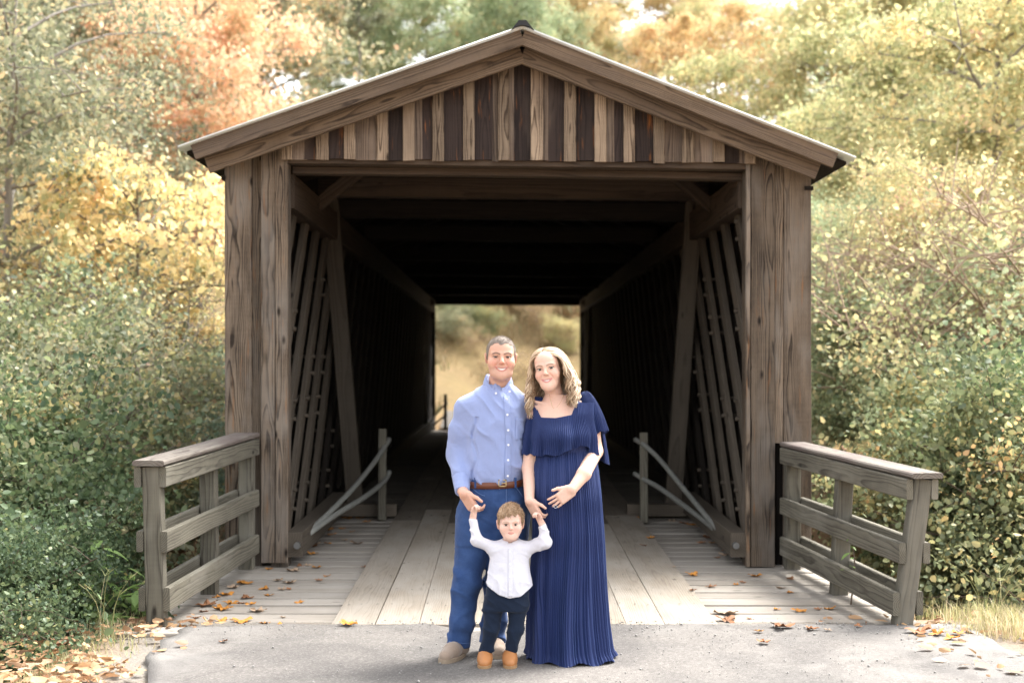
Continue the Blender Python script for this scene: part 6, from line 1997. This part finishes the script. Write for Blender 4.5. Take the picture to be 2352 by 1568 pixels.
def sleeve_fn(A, B, r0, r1, lift, n=56, side=1):
    A = _np(A); B = _np(B); d = B - A; L = np.linalg.norm(d); d = d / L
    ux = np.array([1.0, 0, 0]); ux = ux - d * (ux @ d); ux /= np.linalg.norm(ux); uy = np.cross(d, ux)
    def fn(u, v):
        a = 2 * math.pi * u
        bulge = math.sin(min(1.0, v * 1.25) * math.pi / 2) ** 0.6
        r = r0 + (r1 - r0) * bulge + (0.0015 + 0.0018 * v) * pleat(a, n, 0.8) + (0.010 * math.sin(8 * a + 1.3) + 0.004 * math.sin(13 * a)) * v ** 2.5
        c = A + d * L * v
        x = ux * math.cos(a) * r + uy * math.sin(a) * r * 0.95
        back = max(0.0, x[1]) / r1 * lift * v * v
        return c + x + np.array([0, 0, -back + 0.006 * math.sin(8 * a) * v * v])
    return fn
lmesh('sleeve', sheet(560, 20, sleeve_fn(Q(1342, 899, 7.735), Q(1364, 997, 7.715), 0.014, 0.069, 0.03)), C_DRESS, wom)
lmesh('sleeve', sheet(560, 20, sleeve_fn(Q(1238, 912, 7.735), Q(1222, 1046, 7.695), 0.02, 0.060, 0.01)), C_DRESS, wom)
# second layer that hangs behind the arm
def tail(u, v):
    a = -0.7 + 2.6 * u
    c = Q(1362, 960, 7.735); z = PZ(965, WY) + (PZ(1064, WY) - PZ(965, WY)) * v
    r = 0.050 + 0.030 * v + 0.002 * pleat(a, 60) + 0.012 * math.sin(9 * a + 3 * v) * v
    return (c[0] + r * math.cos(a), c[1] + 0.02 + r * math.sin(a), z + 0.010 * math.sin(9 * a) * v)
lmesh('sleeve_frill', sheet(300, 16, tail, False), C_DRESS, wom)

# --- hair: wavy locks from a parting
H_WOM = hair_material('wavy_blonde_hair', [(0.0, (0.19, 0.12, 0.068)), (0.3, (0.33, 0.22, 0.135)), (0.6, (0.52, 0.38, 0.245)), (0.85, (0.66, 0.52, 0.37)), (1.0, (0.74, 0.61, 0.46))], 0.42)
rh = random.Random(8)
hm = MB()
def lock(pts, r0, flat=1.0):
    n = len(pts); rad = [r0 * (0.55 + 0.45 * min(1, i / 4)) * (1 - 0.75 * max(0, (i / (n - 1) - 0.72) / 0.28)) for i in range(n)]
    hm.tube(pts, rad, 5)
# skull cap
hx_ = Field(wh.C - 0.16, wh.C + 0.16, 0.004)
hx_.add(ellipsoid(wh.w((0, 0.012, 0.034)), _np((0.083, 0.100, 0.087)) * wh.s, wh.M), 0.01)
hx_.add(ellipsoid(wh.w((0, 0.045, -0.03)), _np((0.074, 0.066, 0.085)) * wh.s, wh.M), 0.03)
def hcap(D, X, Y, Z):
    L = wh.loc(np.stack(np.broadcast_arrays(X, Y, Z), -1).reshape(-1, 3))
    f = np.interp(L[:, 1], [-0.12, -0.085, -0.068, -0.05, -0.03, -0.01, 0.005, 0.03, 0.12], [0.072, 0.070, 0.060, 0.040, 0.0, -0.055, -0.09, -0.10, -0.10])
    return np.maximum(D, (f - L[:, 2]).reshape(D.shape) * wh.s)
hx_.warp(hcap)
for side in (-1, 1):
    for k in range(520):
        t = rh.random()                                   # along the parting, front to crown
        py = -0.076 + 0.15 * t
        px = -0.014 + 0.004 * rh.uniform(-1, 1)           # parted a little to one side
        pz = 0.034 + 0.088 * math.sqrt(max(0.02, 1 - (px / 0.083)**2 - ((py - 0.012) / 0.100)**2)) + 0.002
        # over the side of the head
        qy = py * 0.55 - 0.004 + rh.uniform(-0.02, 0.03) + (0.03 if t > 0.3 else 0.0)
        lay = rh.random() ** 1.3
        out = 0.083 + 0.006 + 0.012 * lay + (0.010 if side > 0 else 0.0)
        ex = side * out
        cl = int((t * 5 + lay * 2)); ph = cl * 1.9 + side + rh.gauss(0, 0.35); wl_ = 0.082 + 0.004 * (cl % 3) + rh.gauss(0, 0.002); wa = rh.uniform(0.009, 0.016)
        pts = [(px, py, pz)]
        for s_ in (0.30, 0.6, 0.85):
            an = s_ * math.pi / 2
            yy = py + (qy - py) * s_
            xx = px + (ex - px) * math.sin(an)
            zz = 0.006 + (pz - 0.006) * math.cos(an) + 0.010 * math.sin(2 * an)
            pts.append((xx, yy, zz))
        length = rh.uniform(0.19, 0.275) if side < 0 else rh.uniform(0.16, 0.245)
        vol = (0.020 if side < 0 else 0.052) * (0.4 + 0.6 * lay)
        nst = 9
        for i in range(1, nst + 1):
            u = i / nst
            bell = math.sin(min(1, u * 1.25) * math.pi * 0.62)
            x = ex + side * vol * bell + wa * (0.5 + u) * math.sin(ph + u * length / wl_ * 6.28)
            y = qy + 0.018 * u * (1 - 2 * lay) - 0.012 * u + wa * (0.5 + u) * math.cos(ph + u * length / wl_ * 6.28)
            pts.append((x, y, -length * u + 0.006))
        # locks hang straight down although the head leans
        base = [wh.w(p) for p in pts[:4]]
        hang = []
        o_ = base[-1]
        My = rot(-0.24, -0.05)
        for p in pts[4:]:
            rel = np.array(p) - np.array(pts[3])
            hang.append(o_ + wh.s * (My @ rel))
        P = [Vector(q) for q in base + hang]
        lock(curve_pts(P, 20), rh.uniform(0.0018, 0.0038))
# front hair swept from the hairline to the sides
for k in range(130):
    side = -1 if k % 2 else 1
    t = rh.random()
    x0 = -0.014 + side * 0.052 * t; z0 = 0.072 - 0.016 * t * t
    y0 = 0.012 - 0.100 * math.sqrt(max(0.05, 1 - (x0 / 0.083)**2 - ((z0 - 0.034) / 0.087)**2))
    pts = [(x0, y0, z0), (x0 + side * 0.012, y0 + 0.010, z0 + 0.012), (side * 0.070, -0.035 + 0.02 * rh.random(), 0.055 + 0.012 * rh.random()), (side * 0.088, -0.022 + 0.02 * rh.random(), 0.012), (side * 0.094, -0.018 + 0.02 * rh.random(), -0.035), (side * (0.092 + 0.02 * rh.random()), -0.02 + 0.02 * rh.random(), -0.075 - 0.03 * rh.random())]
    lock(curve_pts([Vector(wh.w(p_)) for p_ in pts], 18), rh.uniform(0.0022, 0.0042))
# hair at the back
for k in range(160):
    a = rh.uniform(0.15, math.pi - 0.15); lay = rh.random()
    st = (0.070 * math.cos(a) * 1.1, 0.04 + 0.055 * math.sin(a), 0.06)
    ph = rh.uniform(0, 6.28); L_ = rh.uniform(0.19, 0.26)
    pts = [Vector(wh.w(st))]
    o_ = wh.w((0.09 * math.cos(a), 0.04 + 0.07 * math.sin(a), 0.0))
    for i in range(9):
        u = i / 8
        w_ = 0.010 * (0.4 + u)
        pts.append(Vector(o_ + np.array([0.03 * math.cos(a) * u + w_ * math.sin(ph + u * 18), 0.01 * u + w_ * math.cos(ph + u * 18), -L_ * u])))
    lock(curve_pts(pts, 20), rh.uniform(0.004, 0.007))
# loose flyaway strands
for k in range(16):
    o_ = wh.w((0.10, 0.03, -0.03 - 0.07 * rh.random()))
    d = np.array([rh.uniform(0.03, 0.065), rh.uniform(-0.02, 0.03), rh.uniform(-0.05, 0.03)])
    hm.tube(curve_pts([o_, o_ + d * 0.5 + np.array([0, 0, 0.012]), o_ + d], 8), [0.0011] * 7 + [0.0004], 4)
hair = lmesh('hair', hm, H_WOM, wom)
cap = fmesh('hair_cap', hx_.mesh(), hair_material('hair_cap_blonde', [(0.3, (0.10, 0.06, 0.034)), (0.7, (0.26, 0.165, 0.095))], 0.5, (120, 120, 30)), wom)
# ring and necklace
V, F = tube_geo([Q(1276 + 4.2 * math.cos(a), 1163 + 3 * math.sin(a), 7.440 - 0.004 * math.sin(a)) for a in np.linspace(0, 6.283, 13)], 0.0012, 5, False)
rg_ = MB(); rg_.add(V, F); rg_.tube([Q(1276, 1160, 7.434), Q(1276, 1160, 7.428)], [0.0034, 0.002], 6)
lmesh('ring', rg_, plain_material('silver', (0.85, 0.85, 0.86), 0.2, 0.5, metallic=0.9), wom)
nk = MB()
nk.tube(curve_pts([Q(1262, 905, 7.685), Q(1266, 925, 7.66), Q(1273, 938, 7.648), Q(1286, 926, 7.66), Q(1296, 906, 7.69)], 16), 0.0008, 5)
lmesh('necklace', nk, plain_material('thin_gold', (0.75, 0.58, 0.32), 0.25, 0.5, metallic=0.9), wom)
# ------------------------------------------------------------------ toddler
CY = 7.53
kid = empty('person', (PX(1150, CY), CY, 0.0), 'toddler in white shirt, dark navy trousers and tan boots, both hands held up', 'person')
C_WHITE = cloth('white_cotton', (0.70, 0.695, 0.76), 0.04, 600.0, 0.9, 0.15)
C_NAVY = cloth('dark_navy_twill', (0.010, 0.018, 0.038), 0.2, 500.0, 0.85, 0.1)
C_TAN = plain_material('orange_tan_leather', (0.40, 0.17, 0.06), 0.5, 0.35, 25.0, 0.15)
C_GUM = plain_material('gum_sole', (0.33, 0.20, 0.10), 0.7, 0.3, 40.0, 0.2)
H_KID = hair_material('light_brown_hair', [(0.25, (0.22, 0.135, 0.075)), (0.5, (0.38, 0.25, 0.15)), (0.8, (0.52, 0.38, 0.25))], 0.5, (160, 110, 40))
kh = Head(Q(1172.5, 1202, 7.50), 0.755, 0.02, -0.02, lower=0.86, cran=(0.0855, 0.102, 0.098, 0.044), eye_open=(-0.0062, 0.0066), smile=False, jaw=0.8, ear=1.15, nose=0.6, lowerw=1.12, mouth=(0.0165, -0.064, 0.0006, 0.0042))
FK = Field(kh.C - 0.125, kh.C + 0.13, 0.0021)
kh.build(FK)
kn = [kh.w((0, 0.02, -0.08)), Q(1172, 1252, 7.53)]
FK.add(capsule(kn[0], kn[1], 0.037, 0.040), 0.02)
kD = FK.D.copy()
zk = PZ(1243, CY)
FK.warp(lambda D, X, Y, Z: np.maximum(D, zk - Z))
krows = prow(CY, [(1237, 1153, 1193, 0.042), (1244, 1136, 1208, 0.058), (1254, 1126, 1219, 0.068), (1290, 1124, 1217, 0.076), (1330, 1117, 1220, 0.084), (1376, 1110, 1221, 0.090)])
kp = prow(CY, [(1318, 1126, 1212, 0.066), (1345, 1117, 1215, 0.070), (1375, 1110, 1217, 0.074), (1400, 1108, 1216, 0.066)])
kS1, kE1, kW1 = Q(1131, 1256, 7.52), Q(1096, 1241, 7.48), Q(1086, 1193, 7.49)
kS2, kE2, kW2 = Q(1213, 1256, 7.52), Q(1253, 1246, 7.47), Q(1247, 1207, 7.47)
klegs = [([Q(1135, 1388, 7.535), Q(1128, 1445, 7.52), Q(1116, 1502, 7.535)], [0.057, 0.044, 0.035]), ([Q(1191, 1388, 7.535), Q(1184, 1445, 7.52), Q(1172, 1502, 7.535)], [0.056, 0.043, 0.035])]
FB = Field((PX(1060, CY), CY - 0.13, 0.02), (PX(1280, CY), CY + 0.13, PZ(1225, CY)), 0.006)
FB.add(capsule(kn[0], kn[1], 0.037, 0.040), 0.01)
FB.add(loft(krows, 2.2, -0.036), 0.02); FB.add(loft(kp, 2.2, -0.018), 0.02)
chain(FB, [kS1, kE1, kW1], [0.032, 0.026, 0.02], 0.01); chain(FB, [kS2, kE2, kW2], [0.032, 0.026, 0.02], 0.01)
for p_, r_ in klegs: chain(FB, p_, [r - 0.012 for r in r_], 0.01)
FB.warp(lambda D, X, Y, Z: np.maximum(D, Z - zk - 0.003))
F1 = Field(kW1 - np.array([0.06, 0.08, 0.05]), kW1 + np.array([0.07, 0.06, 0.10]), 0.002)
chain(F1, [kW1, Q(1087, 1184, 7.49)], [0.018, 0.018], 0.006)
hand(F1, Q(1087, 1184, 7.49), (0.20, -0.15, 1.0), (-0.75, 0.70, 0.1), 1, (1.25, 1.25, 1.25, 1.25), 0.52, tcurl=0.6, fr=0.0105)
F2 = Field(kW2 - np.array([0.09, 0.08, 0.05]), kW2 + np.array([0.06, 0.06, 0.10]), 0.002)
chain(F2, [kW2, Q(1243, 1199, 7.47)], [0.018, 0.018], 0.006)
hand(F2, Q(1243, 1199, 7.47), (-0.45, -0.12, 0.9), (0.75, 0.70, 0.2), -1, (1.25, 1.25, 1.25, 1.25), 0.52, tcurl=0.6, fr=0.0105)
fmesh('body', joined([FK.mesh(), FB.mesh(), F1.mesh(), F2.mesh()]), M_SKIN, kid, kh.color(SKIN_C, (0.56, 0.25, 0.205), (0.52, 0.35, 0.26), 0.32), 1)
kh.extras(kid, M_IRISB, M_TEETH)
def kid_line(L):
    x, y, z = L[:, 0], L[:, 1], L[:, 2]
    f = np.interp(y, [-0.14, -0.088, -0.07, -0.05, -0.036, -0.02, 0.015, 0.035, 0.1], [0.072, 0.060, 0.056, 0.045, 0.018, -0.006, 0.006, -0.05, -0.055])
    f = f + 0.006 * np.sin(x * 160) * (y < -0.05) + 0.012 * (x / 0.06) * (y < -0.05)
    return z - f - (np.abs(x) > 0.088) * 0.09 * (z < 0.05)
vf = hair_cap(kh, FK, kD, kid_line, 0.007, 0.003, (130, 60, 45), H_KID, kid)
H_KIDF = hair_material('light_brown_hairs', [(0.0, (0.20, 0.12, 0.066)), (0.5, (0.38, 0.25, 0.15)), (1.0, (0.58, 0.43, 0.29))], 0.5)
fuzz('hair_tips', vf, kh, 8000, 0.016, H_KIDF, kid, lambda L: np.stack([0.5 + 0 * L[:, 0], -0.6 * (L[:, 1] < 0.05) + 0 * L[:, 0], -0.35 - 0.5 * (np.abs(L[:, 0]) > 0.06)], 1), 2)
# shirt
FS2 = Field((PX(1058, CY), CY - 0.15, PZ(1380, CY)), (PX(1285, CY), CY + 0.15, PZ(1178, CY)), 0.004)
FS2.add(loft(krows, 2.25), 0.01)
for S_, E_, W_ in ((kS1, kE1, kW1), (kS2, kE2, kW2)):
    chain(FS2, [S_, E_, W_], [0.037, 0.032, 0.024], 0.016, 0.03)
hx = np.array([PX(v, CY) for v in (1108, 1122, 1145, 1170, 1195, 1212, 1226)]); hz = np.array([PZ(v, CY) for v in (1333, 1344, 1360, 1368, 1364, 1352, 1342)])
def kid_folds(D, X, Y, Z):
    f = ridged(X * 8 - Z * 5, Y * 6, Z * 21 + X * 10, 2.2); g = ridged(X * 26, Y * 9, Z * 6 + X * 4, 2.2)
    arm = np.maximum(smooth((PX(1128, CY) - X) / 0.02), smooth((X - PX(1217, CY)) / 0.02)) * (Z > PZ(1270, CY))
    low = smooth((PZ(1290, CY) - Z) / 0.12)
    d = D - 0.009 * f * (0.35 + 0.5 * arm) - 0.006 * g * low - 0.003 * noise3(X * 22, Y * 22, Z * 22) + 0.004
    d = np.maximum(d, np.interp(X, hx, hz) - Z)
    # round neck
    nk = np.sqrt((X - kn[1][0])**2 + (Y - 7.525)**2) - 0.043
    return np.where(Z > PZ(1247, CY), np.maximum(d, -nk), d)
FS2.warp(kid_folds)
# sleeves stop at the wrist
for W_, Hn in ((kW1, Q(1087, 1184, 7.49)), (kW2, Q(1243, 1199, 7.47))):
    a = (Hn - W_); a /= np.linalg.norm(a)
    sl, X, Y, Z = FS2.block(W_ - 0.06, W_ + 0.06)
    FS2.D[sl] = np.maximum(FS2.D[sl], (X - W_[0])*a[0] + (Y - W_[1])*a[1] + (Z - W_[2])*a[2] - 0.006)
kshirt = fmesh('shirt', FS2.mesh(), C_WHITE, kid)
nest(lmesh('placket', patch(FS2, PX(1166.5, 7.45), PX(1178, 7.45), PZ(1364, CY), PZ(1256, CY), 0.0025, 4, 24), C_WHITE, kid), kshirt)
for yy in (1262, 1290, 1318, 1346):
    z = PZ(yy, CY); x = PX(1172, 7.45); button(x, z, (FS2.front(x, z, CY - 0.08)) - 0.0035, kid, kshirt)
# band collar
cm = MB(); V = []; nth = 30
for i in range(nth):
    th = R(14) + (R(346) - R(14)) * i / (nth - 1); fr_ = min(th, 2*math.pi-th); s_ = fr_ / math.pi
    for rr, dz in ((0.97, -0.012), (0.95, 0.012), (1.0, 0.014), (1.06, 0.010), (1.12, -0.012)):
        V.append((kn[1][0] + 0.043 * rr * math.sin(th), 7.523 - 0.045 * rr * math.cos(th), PZ(1247, CY) + dz + 0.020 * s_))
cm.add(V, [(i*5+j, i*5+j+1, (i+1)*5+j+1, (i+1)*5+j) for i in range(nth-1) for j in range(4)])
nest(lmesh('collar', cm, C_WHITE, kid), kshirt)
# trousers
FT = Field((PX(1092, CY), CY - 0.12, 0.06), (PX(1232, CY), CY + 0.12, PZ(1312, CY)), 0.0042)
FT.add(loft(kp, 2.3), 0.01)
for p_, r_ in klegs: chain(FT, p_, r_, 0.012, 0.02)
def kid_pants(D, X, Y, Z):
    f = ridged(X * 10, Y * 7, Z * 24 + X * 14, 2.0); hem = smooth((0.26 - Z) / 0.14)
    return np.maximum(D - 0.009 * f * (0.5 + 0.5 * hem) - 0.003 * noise3(X * 25, Y * 25, Z * 25) + 0.004, 0.076 - Z)
FT.warp(kid_pants)
fmesh('trousers', FT.mesh(), C_NAVY, kid)
boot(kid, Q(1114, 1506, 7.53), (PX(1117, 7.585), 7.585, 0), (PX(1110.5, 7.435), 7.435, 0), 0.0345, 0.085, C_TAN, C_GUM, sole=0.018)
boot(kid, Q(1171, 1506, 7.53), (PX(1170, 7.585), 7.585, 0), (PX(1172.5, 7.435), 7.435, 0), 0.0345, 0.085, C_TAN, C_GUM, sole=0.018)
